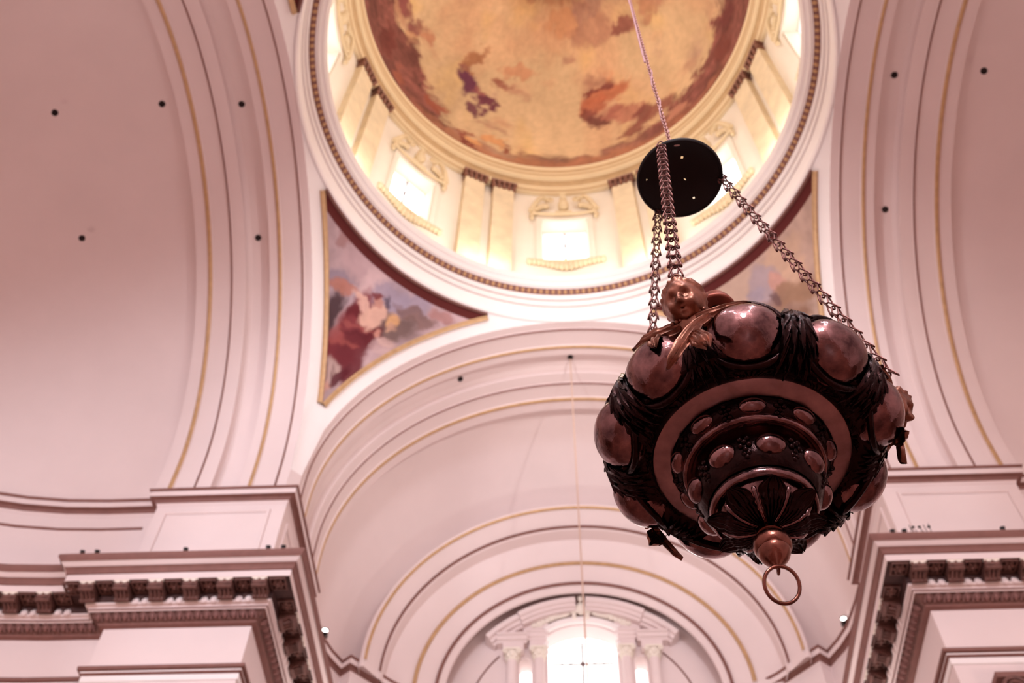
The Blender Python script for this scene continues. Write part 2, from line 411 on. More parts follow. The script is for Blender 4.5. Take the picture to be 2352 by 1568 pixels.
# dome fresco: azimuth (deg from +y, positive to +x) and elevation (deg)
NA, NE = 420, 150
az = np.linspace(-180, 180, NA); el = np.linspace(0, 89.5, NE)
AZ, EL = np.meshgrid(az, el, indexing='ij')
nx, ny = np.cos(np.radians(90-EL)*1.0)*0, 0
U_ = np.sin(np.radians(AZ))*np.cos(np.radians(EL*.98)); V_ = np.cos(np.radians(AZ))*np.cos(np.radians(EL*.98))
base = S2L((208, 178, 142)); col = np.ones((NA, NE, 3))*base
cl = fbm(U_*3+9, V_*3+9, 0); cl2 = fbm(U_*9+3, V_*9+3, 3)
col = col*(0.62+0.62*cl)[..., None]*(0.85+.3*cl2)[..., None]
wm = np.clip((fbm(U_*4+2, V_*4+40, 4)-.45)*3, 0, 1)[..., None]; col = col*(1-.5*wm)+.5*wm*S2L((206, 150, 118))
ye = np.clip((fbm(U_*5+22, V_*5+4, 5)-.55)*4, 0, 1)[..., None]; col = col*(1-.4*ye)+.4*ye*S2L((232, 192, 120))
AZ0, EL0 = AZ, EL
AZ, EL = warp(AZ, EL, 5, 3.2, (.16, .2))
# grey-mauve smoke and small dark figures scattered over the sky
for (a, e, ra, re, an, c, op) in [(-100, 28, 30, 10, 0, (150, 90, 78), .8), (-80, 30, 7, 4, 20, (132, 76, 76), .9), (-69, 30, 5, 4, 0, (128, 72, 72), .9), (-62, 33, 4, 3, 0, (170, 104, 82), .7),
        (-66, 24, 3, 6, 0, (200, 150, 112), .6), (-40, 40, 3, 9, -20, (160, 108, 78), .9), (-30.5, 29, 6, 2.4, 0, (112, 62, 74), 1), (-39, 32, 5.4, 4.6, 10, (104, 58, 78), 1), (-35, 31, 3, 2, 0, (150, 92, 88), .8),
        (-26, 38.5, 6, 2.4, 0, (140, 78, 66), .9), (-32, 24, 3, 4, 20, (108, 62, 74), .95), (-20, 44, 9, 3, 0, (188, 122, 92), .6), (6, 64, 14, 6, 0, (190, 130, 92), .5),
        (24, 58, 18, 7, 0, (168, 118, 100), .7), (40, 53, 9, 3, 0, (140, 84, 76), .9), (30, 66, 20, 4, 0, (160, 112, 104), .6), (-8, 72, 30, 3.5, 0, (170, 116, 92), .6), (62, 50, 14, 4, 0, (172, 118, 96), .7),
        (21, 33, 9, 4.5, 0, (182, 112, 84), .95), (14, 30, 7, 4.5, 0, (176, 104, 78), .95), (12, 26, 5, 4, 0, (130, 74, 64), .95), (18, 36.5, 7, 1.8, 20, (128, 70, 62), .95), (15, 22.5, 5.5, 3.5, -20, (112, 66, 60), .95),
        (22, 24, 6, 4, 0, (158, 96, 84), .9), (27, 20, 6, 4, 0, (178, 120, 100), .9), (31, 17, 5, 4, 0, (128, 74, 68), .9), (26, 13, 7, 3, 0, (136, 82, 72), .9), (38, 16, 8, 4, 10, (140, 84, 74), .9), (21, 40, 4, 3, 0, (200, 140, 104), .8)]:
    col = blob(col, AZ, EL, a, e, ra, re, an, c, op)
rb = random.Random(21)
for _ in range(60):
    col = blob(col, AZ, EL, rb.uniform(-100, 100), rb.uniform(10, 74), rb.uniform(2.5, 9), rb.uniform(1.5, 4.5), rb.uniform(-30, 30), rb.choice([(176, 120, 96), (150, 98, 88), (198, 152, 116), (128, 78, 74), (226, 190, 150), (206, 160, 128), (162, 124, 116)]), rb.uniform(.2, .55), .8)
# ragged dark cloud rim round the foot of the dome
wl = np.interp(AZ, [-180, -120, -95, -75, -60, -48, -40, -32, -24, -12, -2, 6, 14, 24, 36, 48, 60, 75, 90, 120, 180], [24, 26, 26, 26, 25, 17, 11, 8, 8, 9, 10, 9, 7, 9, 12, 17, 19, 24, 26, 26, 24])
e_ = EL + 9*(fbm(AZ/7+60, EL/7, 1)-.5) + 5*(fbm(AZ/2.5+60, EL/2.5, 3)-.5)
m = np.clip((wl-e_)/3, 0, 1)
rimc = np.ones_like(col)*S2L((134, 84, 76)); t = fbm(AZ/5+9, EL/4+9, 2)[..., None]; t2 = fbm(AZ/2+9, EL/1.5+9, 4)[..., None]
rimc = rimc*(.35+1.1*t)*(.6+.8*t2)
stren = np.interp(AZ, [-180, -60, -46, -34, -20, -6, 8, 20, 34, 60, 180], [1, 1, 1, .7, .55, .85, .8, .8, 1, 1, 1])
col = col*(1-(m*stren)[..., None])+rimc*(m*stren)[..., None]
low = np.clip((5.5-EL+3*(fbm(AZ/3+5, EL/3, 5)-.5))/2, 0, 1)*np.interp(AZ, [-60, -45, -30, 30, 50, 70], [0, .5, .9, .8, .6, 0])
col = col*(1-.75*low[..., None])+.75*low[..., None]*S2L((176, 118, 88))*(.7+.6*t2)
for (a, e, ra, re, an, c, op) in [(-33, 8, 3, 4.5, 10, (140, 72, 60), .9), (-29, 6.5, 2, 3, 0, (216, 160, 110), .9), (-24, 12, 5, 2, 10, (206, 150, 104), .9), (-31, 3, 2, 3, 30, (120, 58, 50), .9), (-19, 10, 2.5, 3, 0, (134, 72, 56), .9),
        (-45, 13, 5, 2, 40, (150, 84, 66), .8), (42, 8, 4, 4, 0, (196, 140, 116), .7), (66, 10, 4, 5, 0, (120, 66, 58), .8), (74, 16, 5, 6, 0, (104, 56, 54), .8), (-72, 12, 4, 7, 30, (108, 56, 50), .8), (-62, 7, 3, 6, 20, (160, 94, 74), .7)]:
    col = blob(col, AZ, EL, a, e, ra, re, an, c, op)
AZ, EL = AZ0, EL0
br = fbm(AZ*.9+5, EL*.9+5, 0, 3); br2 = fbm(U_*40, V_*40, 2, 3)
col = col*(.80+.26*br+.14*br2)[..., None]
bm = bmesh.new(); RF = 6.7
grid(bm, [[(RF*math.cos(math.radians(e))*math.sin(math.radians(a)), RF*math.cos(math.radians(e))*math.cos(math.radians(a)), 38.91+RF*math.sin(math.radians(e))) for e in el] for a in az])
dome = struct(finish(bm, 'ceiling_dome', FRESCO, ang=60, weld=0)); set_paint(dome.data, np.clip(col, 0, 1))

# pendentive frescoes with gilded frames. s: 0 at the arm wall side .. 1 at the choir arch side; t: 0 at the ring .. 1 at the foot
MG = 0.345; RT = 7.085; AX = A-MG
def pend_pt(ph, t, off=0.0):
    rm = min(AX/math.cos(ph), AX/math.sin(ph)); r = RT+(rm-RT)*t
    n = Vector((r*math.cos(ph), r*math.sin(ph), math.sqrt(S*S-r*r)))
    return n*((S-off)/S) + Vector((0, 0, ZS))
PH0 = math.acos(AX/RT)
def pend_fresco(mx, blobs, base, label):
    N = 200
    ph = np.linspace(PH0, PI/2-PH0, N)                 # ph measured from the +x axis; mirrored with mx
    tt = np.linspace(0, 1, N)
    P = [[pend_pt(p, t, .03) for t in tt] for p in ph]
    # local paint coordinates in metres: X along the diagonal-perpendicular, Y downwards
    X = np.array([[(p[0]-p[1])/1.41421 for p in row] for row in P]); Y = np.array([[28.4-p[2] for p in row] for row in P])
    col = np.ones((N, N, 3))*S2L(base); n1 = fbm(X*1.2+7, Y*1.2+3, 0); n2 = fbm(X*4+7, Y*4+3, 3)
    col = col*(.55+.55*n1+.35*n2)[..., None]
    XW, YW = warp(X, Y, .16, .16, (2.6, 2.6))
    for b in blobs: col = blob(col, XW, YW, *b)
    # dark maroon band along the top edge, below the ring
    tb = np.array([[math.hypot(p[0], p[1]) for p in row] for row in P])
    mb = np.clip((7.085+.17-tb)/.02, 0, 1)[..., None]; col = col*(1-mb)+mb*S2L((92, 42, 40))
    bm = bmesh.new(); grid(bm, [[(mx*p[0], p[1], p[2]) for p in row] for row in P])
    o = finish(bm, 'pendentive_fresco', FRESCO, ang=60, weld=0); set_paint(o.data, np.clip(col, 0, 1))
    thing(o, label, 'fresco', 'triangular ceiling paintings under the dome')
    # frame: closed strip
    path = [(p, 0.0) for p in ph] + [(PI/2-PH0-(PI/4-PH0)*i/60, 1.0) for i in range(0, 61)] + [(PI/4-(PI/4-PH0)*i/60, 1.0) for i in range(1, 61)]
    pts = [pend_pt(p, t, .03) for p, t in path]
    def strip(i0, i1, name, w, m):
        sub = pts[i0:i1]; bm = bmesh.new(); rows = []
        cen = pend_pt(PI/4, .45, .03)
        for i, p in enumerate(sub):
            tg = (sub[min(i+1, len(sub)-1)]-sub[max(i-1, 0)]).normalized(); nn = (Vector((0, 0, ZS))-p).normalized()
            sd = tg.cross(nn).normalized()
            if sd.dot(p-cen) < 0: sd = -sd
            q = [(-.0, -.01), (.0, .05), (w*.35, .075), (w*.6, .05), (w, .06), (w, -.02)]
            rows.append([p+sd*a+nn*h for a, h in q])
        grid(bm, [[(mx*v[0], v[1], v[2]) for v in r] for r in rows]); finish(bm, name, m, o, ang=50)
    n0 = len(ph)
    strip(0, n0, 'frame', .08, TAN)
    strip(n0, n0+61, 'frame', .13, GOLD); strip(n0+60, len(pts), 'frame', .13, GOLD)
    return o
# left: figure in a red robe, angels and clouds (X negative towards the choir arch, Y down)
LB = [( .9, .45, .9, .5, 0, (186, 158, 162), .7), (0.9, 1.3, .8, .5, 0, (178, 160, 170), .6), (1.75, .35, .3, .25, 0, (150, 110, 108), .7), (1.3, 1.15, .7, .25, 20, (128, 116, 132), .7), (0.2, .75, .5, .8, 20, (206, 178, 180), .8),
      (-.3, .75, .7, .5, 20, (150, 140, 160), .7), (-.9, .6, .8, .35, 20, (160, 148, 166), .8), (-1.3, .75, .8, .25, 0, (122, 92, 86), .8), (-.5, 1.35, 1.2, .4, 15, (104, 82, 76), .85), (-1.9, .45, .4, .22, 0, (170, 124, 120), .8),
      (.95, 1.95, .32, .95, 0, (72, 52, 56), .95), (.6, 2.0, .2, .8, 0, (170, 142, 146), .8), (1.0, 1.15, .5, .16, 20, (176, 116, 98), .8),
      (.12, 1.75, .62, 1.0, 0, (128, 62, 66), 1.0), (.3, 2.6, .8, .5, 0, (112, 50, 56), 1.0), (-.2, 2.5, .5, .9, 10, (104, 46, 52), .95), (-.55, 1.75, .42, .42, 0, (98, 42, 48), 1.0), (.35, 1.45, .3, .22, 0, (100, 40, 46), .9), (.5, 2.2, .3, .3, 0, (148, 78, 76), .8),
      (.1, 1.75, .5, .07, 12, (158, 88, 84), .7), (.1, 2.0, .5, .06, 14, (90, 38, 44), .7), (.2, 2.3, .6, .07, 18, (150, 80, 76), .7),
      (.3, 1.16, .5, .14, -20, (212, 172, 160), .95), (-.16, 1.3, .3, .45, -30, (214, 174, 158), .95), (-.5, 1.6, .18, .14, 0, (198, 142, 128), .9), (-.15, .95, .16, .2, 0, (188, 140, 128), .95), (.0, .82, .3, .12, 30, (122, 58, 60), .9),
      (-.35, .82, .09, .25, 20, (96, 82, 96), .9), (-.72, 1.12, .24, .25, 0, (206, 160, 118), .95), (-.8, 1.3, .2, .1, 0, (190, 150, 130), .8), (-.85, 1.9, .35, .3, 0, (196, 168, 168), .8), (-.9, 1.65, .35, .18, 0, (198, 166, 160), .8),
      (.25, 3.2, .32, .45, 0, (176, 150, 144), .95), (.12, 3.25, .05, .4, 20, (120, 92, 92), .7), (.32, 3.25, .05, .4, 10, (120, 92, 92), .7), (-.12, 3.2, .16, .5, -20, (86, 34, 42), .9), (.12, 3.75, .2, .3, 0, (196, 148, 132), .9)]
RB = [(-.9, .5, .9, .5, 0, (190, 164, 148), .7), (.8, .6, .9, .45, 0, (196, 164, 140), .7), (0, .9, .6, .6, 0, (168, 152, 160), .8), (.3, 1.0, .3, .35, 0, (196, 150, 136), .9), (-.1, 1.5, .5, .3, 0, (140, 116, 116), .7), (-.4, 1.0, .3, .25, 0, (158, 146, 158), .8),
      (-1.4, .9, .5, .4, 0, (190, 160, 140), .7), (.6, 1.5, .9, .35, 10, (150, 116, 92), .85), (0, 2.0, .9, .4, 0, (132, 98, 80), .85), (.9, 1.1, .5, .3, 0, (204, 170, 146), .8), (-.8, 1.5, .25, .3, 0, (120, 98, 108), .8), (-1.7, .45, .25, .25, 0, (140, 106, 110), .8),
      (0, 2.7, .6, .6, 0, (158, 124, 108), .8), (.0, 1.25, .15, .2, 0, (110, 84, 84), .8)]
fl = pend_fresco(-1, LB, (180, 156, 160), 'triangular ceiling painting of a figure in a dark red robe among grey clouds')
fr = pend_fresco(1, RB, (188, 160, 146), 'triangular ceiling painting of pale brown clouds partly hidden behind the lamp chain')
# the two near frescoes, only a tip of one is in the frame
for mx in (-1,):
    o = (fl if mx < 0 else fr).copy(); COL.objects.link(o); o.scale = (1, -1, 1)
    o['label'] = 'corner tip of a ceiling painting at the top edge left of the dome' if mx < 0 else 'ceiling painting above the lamp outside the view on the chain side'
    for ch in (fl if mx < 0 else fr).children:
        c2 = ch.copy(); COL.objects.link(c2); c2.parent = o

# ---- exedra vaults (W, E) and the choir exedra (N)
ZV = ZS; RV = 7.07
for k, cx, a in (('w', 11.3, 8.8), ('e', 11.3, 8.8)):
    f = ARM[k]; bm = bmesh.new(); rows = []
    for (u, r) in ((10.15, RV), (10.8, RV), (cx, RV)) + tuple((cx+a*math.sin(t), RV*math.cos(t)) for t in [i*PI/2/20 for i in range(1, 21)]):
        r = max(r, .002)
        rows.append(arch_pts(r, u, f, 48, ZAT-.01, ZV))
    grid(bm, rows); struct(finish(bm, 'ceiling_left' if k == 'w' else 'ceiling_right', PLASTER, ang=40))
VL, VR = bpy.data.objects['ceiling_left'], bpy.data.objects['ceiling_right']
f = ARM['n']; bm = bmesh.new(); rows = [arch_pts(RV, 10.15, f, 48, ZAT-.01, ZV)]
for i in range(0, 15):
    r = RV-(RV-5.85)*(i/14); rows.append(arch_pts(r, 10.3+math.sqrt(max(0, RV*RV-r*r)), f, 48, ZAT-.01, ZV+(20.9-ZV)*(i/14)))
grid(bm, rows); VB = struct(finish(bm, 'ceiling_back', PLASTER, ang=40))
# nested arch of the choir
ZA = 20.9
ARV = [(15.5, 6.0), (12.78, 5.98), (12.72, 5.93), (12.72, 5.84), (12.76, 5.80), (12.80, 5.78), (13.20, 5.52), (13.22, 5.47), (13.28, 5.45), (13.32, 5.42), (13.70, 5.40), (13.74, 5.34),
       (13.97, 4.70), (13.94, 4.67), (13.95, 4.60), (14.0, 4.58), (14.27, 4.12), (14.25, 4.08), (14.30, 4.03), (14.40, 3.88), (14.46, 3.86), (14.47, 4.55), (15.15, 4.55)]
bm = bmesh.new(); grid(bm, [arch_pts(r, u, f, 64, ZAT-.3, ZA) for (u, r) in ARV]); arv = struct(finish(bm, 'trim_7', PLASTER, ang=22))
for prof, m in (([(12.735, 5.85), (12.71, 5.83), (12.735, 5.79), (12.775, 5.775)], GOLD), ([(13.95, 4.69), (13.925, 4.66), (13.93, 4.60), (13.985, 4.575)], GOLD), ([(13.205, 5.5), (13.2, 5.47), (13.27, 5.445)], TAN), ([(14.24, 4.12), (14.235, 4.07), (14.28, 4.03)], TAN)):
    bm = bmesh.new(); grid(bm, [arch_pts(r, u-.012, f, 64, ZAT+.02, ZA) for (u, r) in prof]); finish(bm, 'gilded_moulding', m, arv, ang=50)

# small dark rope holes in the vaults
def hole(parent, p, n, r=.075):
    n = Vector(n).normalized(); ax = n.orthogonal().normalized(); ay = n.cross(ax); bm = bmesh.new()
    M = frame(p, ax, ay, n); grid(bm, [[M @ Vector((r*q*math.cos(a), r*q*math.sin(a), h)) for q, h in ((1.15, -.03), (1.1, .03), (.8, .045), (.0, .0))] for a in [2*PI*i/12 for i in range(12)]], close_u=True)
    finish(bm, 'rope_hole', HOLE, parent, ang=50)
for (x, y, z) in ((-13.176, -.279, 27.784), (-10.385, -.348, 27.904), (-13.114, 3.005, 27.101)): hole(VL, (x, y, z), (-(x+11.3)/1.6, -y, 21-z))
hole(VR, (10.505, -.292, 27.915), (0, .3, -7))
for (o, x, y, z) in ((ARCHES['w'], -8.544, 3.527, 27.769), (ARCHES['w'], -8.564, .033, 28.715), (ARCHES['e'], 8.552, -.005, 28.715), (ARCHES['e'], 8.548, 3.415, 27.833)): hole(o, (x, y, z), (0, -y, ZS-z))
hole(ARCHES['n'], (-3.337, 8.549, 27.875), (3.337, 0, ZS-27.875)); hole(ARCHES['n'], (-.006, 8.45, 28.715), (0, 0, -1))

# ---- plain nave behind the photographer
bm = bmesh.new()
grid(bm, [[(7.2*math.cos(t) if z is None else sx_*7.2, y, (ZS+7.2*math.sin(t)) if z is None else z) for (sx_, t, z) in [(1, 0, 0)]+[(1, PI*i/24, None) for i in range(25)]+[(-1, 0, 0)]] for y in (-10.1, -25, -40)])
struct(finish(bm, 'wall_nave', PLASTER, ang=40))
bm = bmesh.new(); box(bm, (-7.5, -40.4, 0), (7.5, -40, 30)); struct(finish(bm, 'wall_front', PLASTER, smooth=False))

# ---- walls and cornices: profiles (d inward, z) swept along plan paths
def sweep(path, prof, close=False):
    P = [Vector((p[0], p[1])) for p in path]; n = len(P); off = []
    for i in range(n):
        d0 = (P[i]-P[i-1]).normalized() if i > 0 else None
        d1 = (P[i+1]-P[i]).normalized() if i < n-1 else None
        if d0 is None: d0 = d1
        if d1 is None: d1 = d0
        n0 = Vector((d0.y, -d0.x)); n1 = Vector((d1.y, -d1.x))     # right-hand side of travel
        m = (n0+n1); m = m/max(1e-6, (1+n0.dot(n1))); off.append(m)
    return [[(P[i].x+off[i].x*d, P[i].y+off[i].y*d, z) for (d, z) in prof] for i in range(n)]
MAIN_A = [(0, 16.80), (.10, 16.82), (.12, 16.86)]
EGG = [(.12, 16.86), (.15, 16.88), (.26, 16.99), (.30, 17.0)]
BED = [(.30, 17.0), (.33, 17.02), (.335, 17.10), (.40, 17.12), (.41, 17.16)]
COFF = [(.41, 17.16), (.42, 17.40), (.80, 17.41), (.805, 17.40)]
CORO = [(.805, 17.40), (.82, 17.40), (.82, 17.575), (.845, 17.58), (.85, 17.64), (.88, 17.70), (.94, 17.74), (1.0, 17.80), (1.04, 17.86), (1.05, 17.875), (1.06, 17.88), (1.06, 17.94), (.9, 17.96), (-.1, 18.0)]
ATT = [(-.02, 20.56), (.015, 20.58), (.02, 20.64), (.06, 20.66), (.075, 20.71), (.09, 20.73), (.185, 20.74), (.195, 20.75), (.20, 20.925), (.22, 20.93), (.235, 20.945), (.235, 20.97), (-1.2, 20.985)]
ARCT = [(0, 15.42), (.03, 15.44), (.03, 15.58), (.06, 15.60), (.07, 15.66), (.12, 15.68), (.12, 15.74), (0, 15.76)]
PIERW = 6.9
def exedra_path(sx):
    P = [(sx*(11.3+8.9*math.sin(t)), 7.2*math.cos(t)) for t in [PI/2*i/14 for i in range(14, 0, -1)]]
    return P + [(sx*11.3, 7.2), (sx*10.0, 7.2)]
PN = [(7.2, 10.0), (7.2, 10.4), (7.17, 11.0), (7.06, 11.9), (6.86, 12.5), (6.52, 13.2), (6.2, 12.93), (5.36, 13.83), (4.1, 14.9), (4.1, 15.1)]
for sx in (-1, 1):
    ex = exedra_path(sx)
    pier = [(sx*10.0, 7.2), (sx*10.0, PIERW), (sx*PIERW, PIERW), (sx*PIERW, 10.0), (sx*7.2, 10.0)]
    nn = [(sx*x, y) for x, y in PN]
    path = ex + pier[1:] + nn[1:]
    def sw(p, prof):
        if sx > 0: p = p[::-1]
        return sweep(p, prof)
    # wall
    bm = bmesh.new(); grid(bm, sw(path, [(0, 0), (0, 8), (0, 15.4), (0, 16.9), (0, 18), (0, 20.9)]))
    grid(bm, [[(sx*x, y, z) for z in (20.93, ZS+.02)] for x, y in ((7.0, 6.765), (6.765, 7.0))])
    wall = struct(finish(bm, 'wall_left' if sx < 0 else 'wall_right', PLASTER, ang=28))
    # near piers, behind the photographer
    bm = bmesh.new(); grid(bm, [[(x, y, z) for z in (0, 21)] for x, y in [(x, -y) for x, y in exedra_path(sx)]+[(sx*10, -6.9), (sx*6.9, -6.9), (sx*6.9, -10.2), (sx*7.3, -10.2)]])
    struct(finish(bm, 'wall_near', PLASTER, smooth=False))
    # main cornice
    tn = 'trim_%d' % (8 if sx < 0 else 9)
    full = ex + pier[1:4] + [(sx*PIERW, 12.0)]
    bm = bmesh.new(); grid(bm, sw(full, CORO)); cor = struct(finish(bm, tn, PLASTER, ang=22))
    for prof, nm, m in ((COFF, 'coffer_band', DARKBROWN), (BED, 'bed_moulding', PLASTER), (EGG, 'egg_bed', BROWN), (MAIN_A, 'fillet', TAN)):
        bm = bmesh.new(); grid(bm, sw(full, prof)); finish(bm, nm, m, cor, ang=22)
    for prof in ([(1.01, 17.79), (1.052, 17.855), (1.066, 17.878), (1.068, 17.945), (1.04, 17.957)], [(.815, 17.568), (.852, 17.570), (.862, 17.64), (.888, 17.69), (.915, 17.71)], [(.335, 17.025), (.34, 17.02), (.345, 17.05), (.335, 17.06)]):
        bm = bmesh.new(); grid(bm, sw(full, prof)); finish(bm, 'brown_shade_fillet', TAN, cor, ang=40)  # brown lines widened to paint in the shade under the cyma
    # attic cornice
    bm = bmesh.new(); grid(bm, sw(path, ATT)); at = struct(finish(bm, 'trim_%d' % (10 if sx < 0 else 11), PLASTER, ang=22))
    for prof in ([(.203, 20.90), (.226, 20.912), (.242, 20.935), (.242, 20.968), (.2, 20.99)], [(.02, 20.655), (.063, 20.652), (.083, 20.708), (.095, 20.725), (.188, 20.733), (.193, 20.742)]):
        bm = bmesh.new(); grid(bm, sw(path, prof)); finish(bm, 'brown_shade_fillet', TAN, at, ang=40)  # brown edge, plus the soffit's shade painted in the same brown
    # architrave moulding
    bm = bmesh.new(); grid(bm, sw(full, ARCT)); ar = struct(finish(bm, 'trim_%d' % (12 if sx < 0 else 13), WHITE, ang=22))
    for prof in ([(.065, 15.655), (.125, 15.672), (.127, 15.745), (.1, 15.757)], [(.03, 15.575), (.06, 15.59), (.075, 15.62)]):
        bm = bmesh.new(); grid(bm, sw(full, prof)); finish(bm, 'brown_shade_fillet', TAN, ar, ang=40)  # brown lines, broadened to include painted shade
    bm = bmesh.new(); grid(bm, sw(ex[:-1]+[(sx*10.3, 7.2)], [(0, 20.12), (.02, 20.125), (.045, 20.17), (.02, 20.19), (0, 20.195)])); finish(bm, 'attic_groove_shade', TAN, wall, ang=40)  # brown strip painting the shade line of a sunk groove
    # gilded fillet in the angle beside the pier, and sunk panels of the attic
    def panel(M, w, h, name='attic_panel'):
        bm = bmesh.new(); t = .07
        o_ = [(-w, 0, -h), (w, 0, -h), (w, 0, h), (-w, 0, h)]; i_ = [(-w+t, .05, -h+t), (w-t, .05, -h+t), (w-t, .05, h-t), (-w+t, .05, h-t)]
        f_ = [(-w-t, .0, -h-t), (w+t, .0, -h-t), (w+t, .0, h+t), (-w-t, .0, h+t)]; f2 = [(x, -.045, z) for x, _, z in f_]; o2 = [(x, -.045, z) for x, _, z in o_]; i2 = [(x*.985, -.008, z*.97) for x, _, z in o_]
        grid(bm, [[M @ Vector(p) for p in r] for r in (f_, f2, o2, i2)], close_v=True)
        finish(bm, name, PLASTER, wall, smooth=False)
    panel(frame((sx*8.51, PIERW, 19.3), (1, 0, 0), (0, 1, 0), (0, 0, 1)), 1.2, 1.0)
    panel(frame((sx*PIERW, 8.42, 19.15), (0, 1, 0), (sx, 0, 0), (0, 0, 1)), 1.15, 1.0)
    # capital of the pier pilaster, just below the architrave
    bm = bmesh.new()
    for (lo, hi) in (((sx*9.4 if sx < 0 else 7.45, PIERW-.34, 14.86), (-7.45 if sx < 0 else 9.4, PIERW, 14.98)), ((sx*9.2 if sx < 0 else 7.6, PIERW-.18, 13.8), (-7.6 if sx < 0 else 9.2, PIERW, 14.86))): box(bm, lo, hi)
    cap = finish(bm, 'capital', TAN, wall, smooth=False)
    for vx in (7.72, 9.12):
        bm = bmesh.new()
        tube(bm, [(sx*(vx+.24*math.cos(u)*(1-u/14)), PIERW-.3, 14.66+.22*math.sin(u)*(1-u/14)) for u in np.linspace(0, 11, 34)], .055, 6)
        finish(bm, 'volute', BROWN, cap, ang=60)
    bm = bmesh.new()
    for i in range(7):
        ellipsoid(bm, (sx*(8.42+.12*math.cos(i*PI/3.5)), PIERW-.32, 14.88+.12*math.sin(i*PI/3.5)), (.07, .06, .07), None, 8, 5)
    finish(bm, 'rosette', BROWN, cap, ang=60)

    # modillions, rosettes, scallops and egg moulding along the straight runs
    if sx < 0:
        bm = bmesh.new()                               # bracket, local: x along, y outward (0..0.38), z up (0 top)
        S_ = [(.0, -.245), (.05, -.25), (.12, -.235), (.18, -.19), (.24, -.15), (.31, -.145), (.36, -.12), (.375, -.07), (.37, -.02), (.37, .0)]
        rows = [[(x, y, z*(1.0 if abs(x) < .1 else .94)) for y, z in S_] for x in (-.15, -.13, -.07, 0, .07, .13, .15)]
        grid(bm, rows); 
        for x in (-.15, .15):
            vs = [bm.verts.new((x, y, z*.94)) for y, z in S_]+[bm.verts.new((x, 0, 0))]
            bm.faces.new(vs)
        for (y, z, r) in ((.30, -.155, .05), (.07, -.25, .045)):
            tube(bm, [(-.155, y, z), (.155, y, z)], r, 8)
        for x in (-.08, 0, .08): tube(bm, [(x, .09, -.262), (x, .18, -.215), (x, .27, -.195)], .028, 6)
        BRK = finish(bm, 'bracket', BROWN, None, ang=45); brk_me = BRK.data
        bm = bmesh.new(); box(bm, (-.16, .33, -.035), (.16, .392, .0)); box(bm, (-.11, .35, -.07), (-.03, .39, -.03)); box(bm, (.03, .35, -.07), (.11, .39, -.03))
        BC = finish(bm, 'bracket_cap', CREAM, None, smooth=False); bc_me = BC.data
        bm = bmesh.new()                               # rosette hanging in the coffer
        for i in range(6):
            a = i*PI/3; ellipsoid(bm, (.082*math.cos(a), .082*math.sin(a), -.03), (.06, .045, .03), Matrix.Rotation(a, 3, 'Z'), 8, 5)
        ellipsoid(bm, (0, 0, -.05), (.04, .04, .04), None, 8, 5)
        fr_ = [(.17, 0), (.17, -.05), (.14, -.05), (.14, 0)]
        grid(bm, [[(sxx*r, syy*r, z) for r, z in fr_] for sxx, syy in ((1, 1), (-1, 1), (-1, -1), (1, -1))], close_u=True)
        ROS = finish(bm, 'rosette', BROWN, None, ang=50); ros_me = ROS.data
        bm = bmesh.new(); ellipsoid(bm, (0, 0, 0), (.085, .04, .085), None, 10, 6)
        SCA = finish(bm, 'scallop', PLASTER, None, ang=80); sca_me = SCA.data
        bm = bmesh.new(); ellipsoid(bm, (0, 0, 0), (.052, .05, .075), None, 8, 6)
        tube(bm, [(.062*math.cos(a), .02, .085*math.sin(a)+.01) for a in np.linspace(-.3, PI+.3, 9)], .014, 5)
        tube(bm, [(.085, .02, -.07), (.085, .03, .06)], [.022, .008], 5)
        EG = finish(bm, 'egg', MAUVE, None, ang=80); eg_me = EG.data
        for o in (BRK, BC, ROS, SCA, EG): bpy.data.objects.remove(o)
    def run(p0, p1, nrm, units, start, pitch, egg_pitch=.19, ends=(0, 0)):
        p0, p1, nrm = Vector((*p0, 0)), Vector((*p1, 0)), Vector((*nrm, 0)); d = (p1-p0).normalized(); L = (p1-p0).length
        for i in range(units):
            s = start+i*pitch
            b = p0+d*(s+pitch/2)
            r = p0+d*s+nrm*.61
            inst(ros_me, 'rosette', cor, frame((r.x, r.y, 17.405), d, nrm, (0, 0, 1)))
            if i < units-1:
                B = b+nrm*.42; k_ = inst(brk_me, 'bracket', cor, frame((B.x, B.y, 17.40), d, nrm, (0, 0, 1)))
                inst(bc_me, 'bracket_cap', k_, Matrix.Identity(4))
            for e in ((-.1, .1) if .1 < s < L-.1 else ()):
                c_ = p0+d*(s+e)+nrm*.40
                inst(sca_me, 'scallop', cor, frame((c_.x, c_.y, 17.18), d, nrm, (0, 0, 1)))
        t = ends[0]
        tilt = Vector((nrm.x*.7, nrm.y*.7, -.7)); upv = d.cross(tilt)
        if upv.z < 0: upv = -upv
        while t < L-ends[1]:
            e_ = p0+d*t+nrm*.215
            inst(eg_me, 'egg', cor, frame((e_.x, e_.y, 16.925), d, tilt, upv)); t += egg_pitch
    # pier face towards the crossing side chapel, then the face along the choir, then the recessed run
    run((sx*10.0, PIERW), (sx*PIERW, PIERW), (0, -1), 7, -.70, .725, ends=(-.1, -.12))
    run((sx*PIERW, PIERW), (sx*PIERW, 11.6), (-sx, 0), 7, .05, .725, ends=(.05, .3))
    run((sx*12.6, 7.15), (sx*10.0, 7.2), (0, -1), 4, -.55, .725, ends=(-.4, .25))

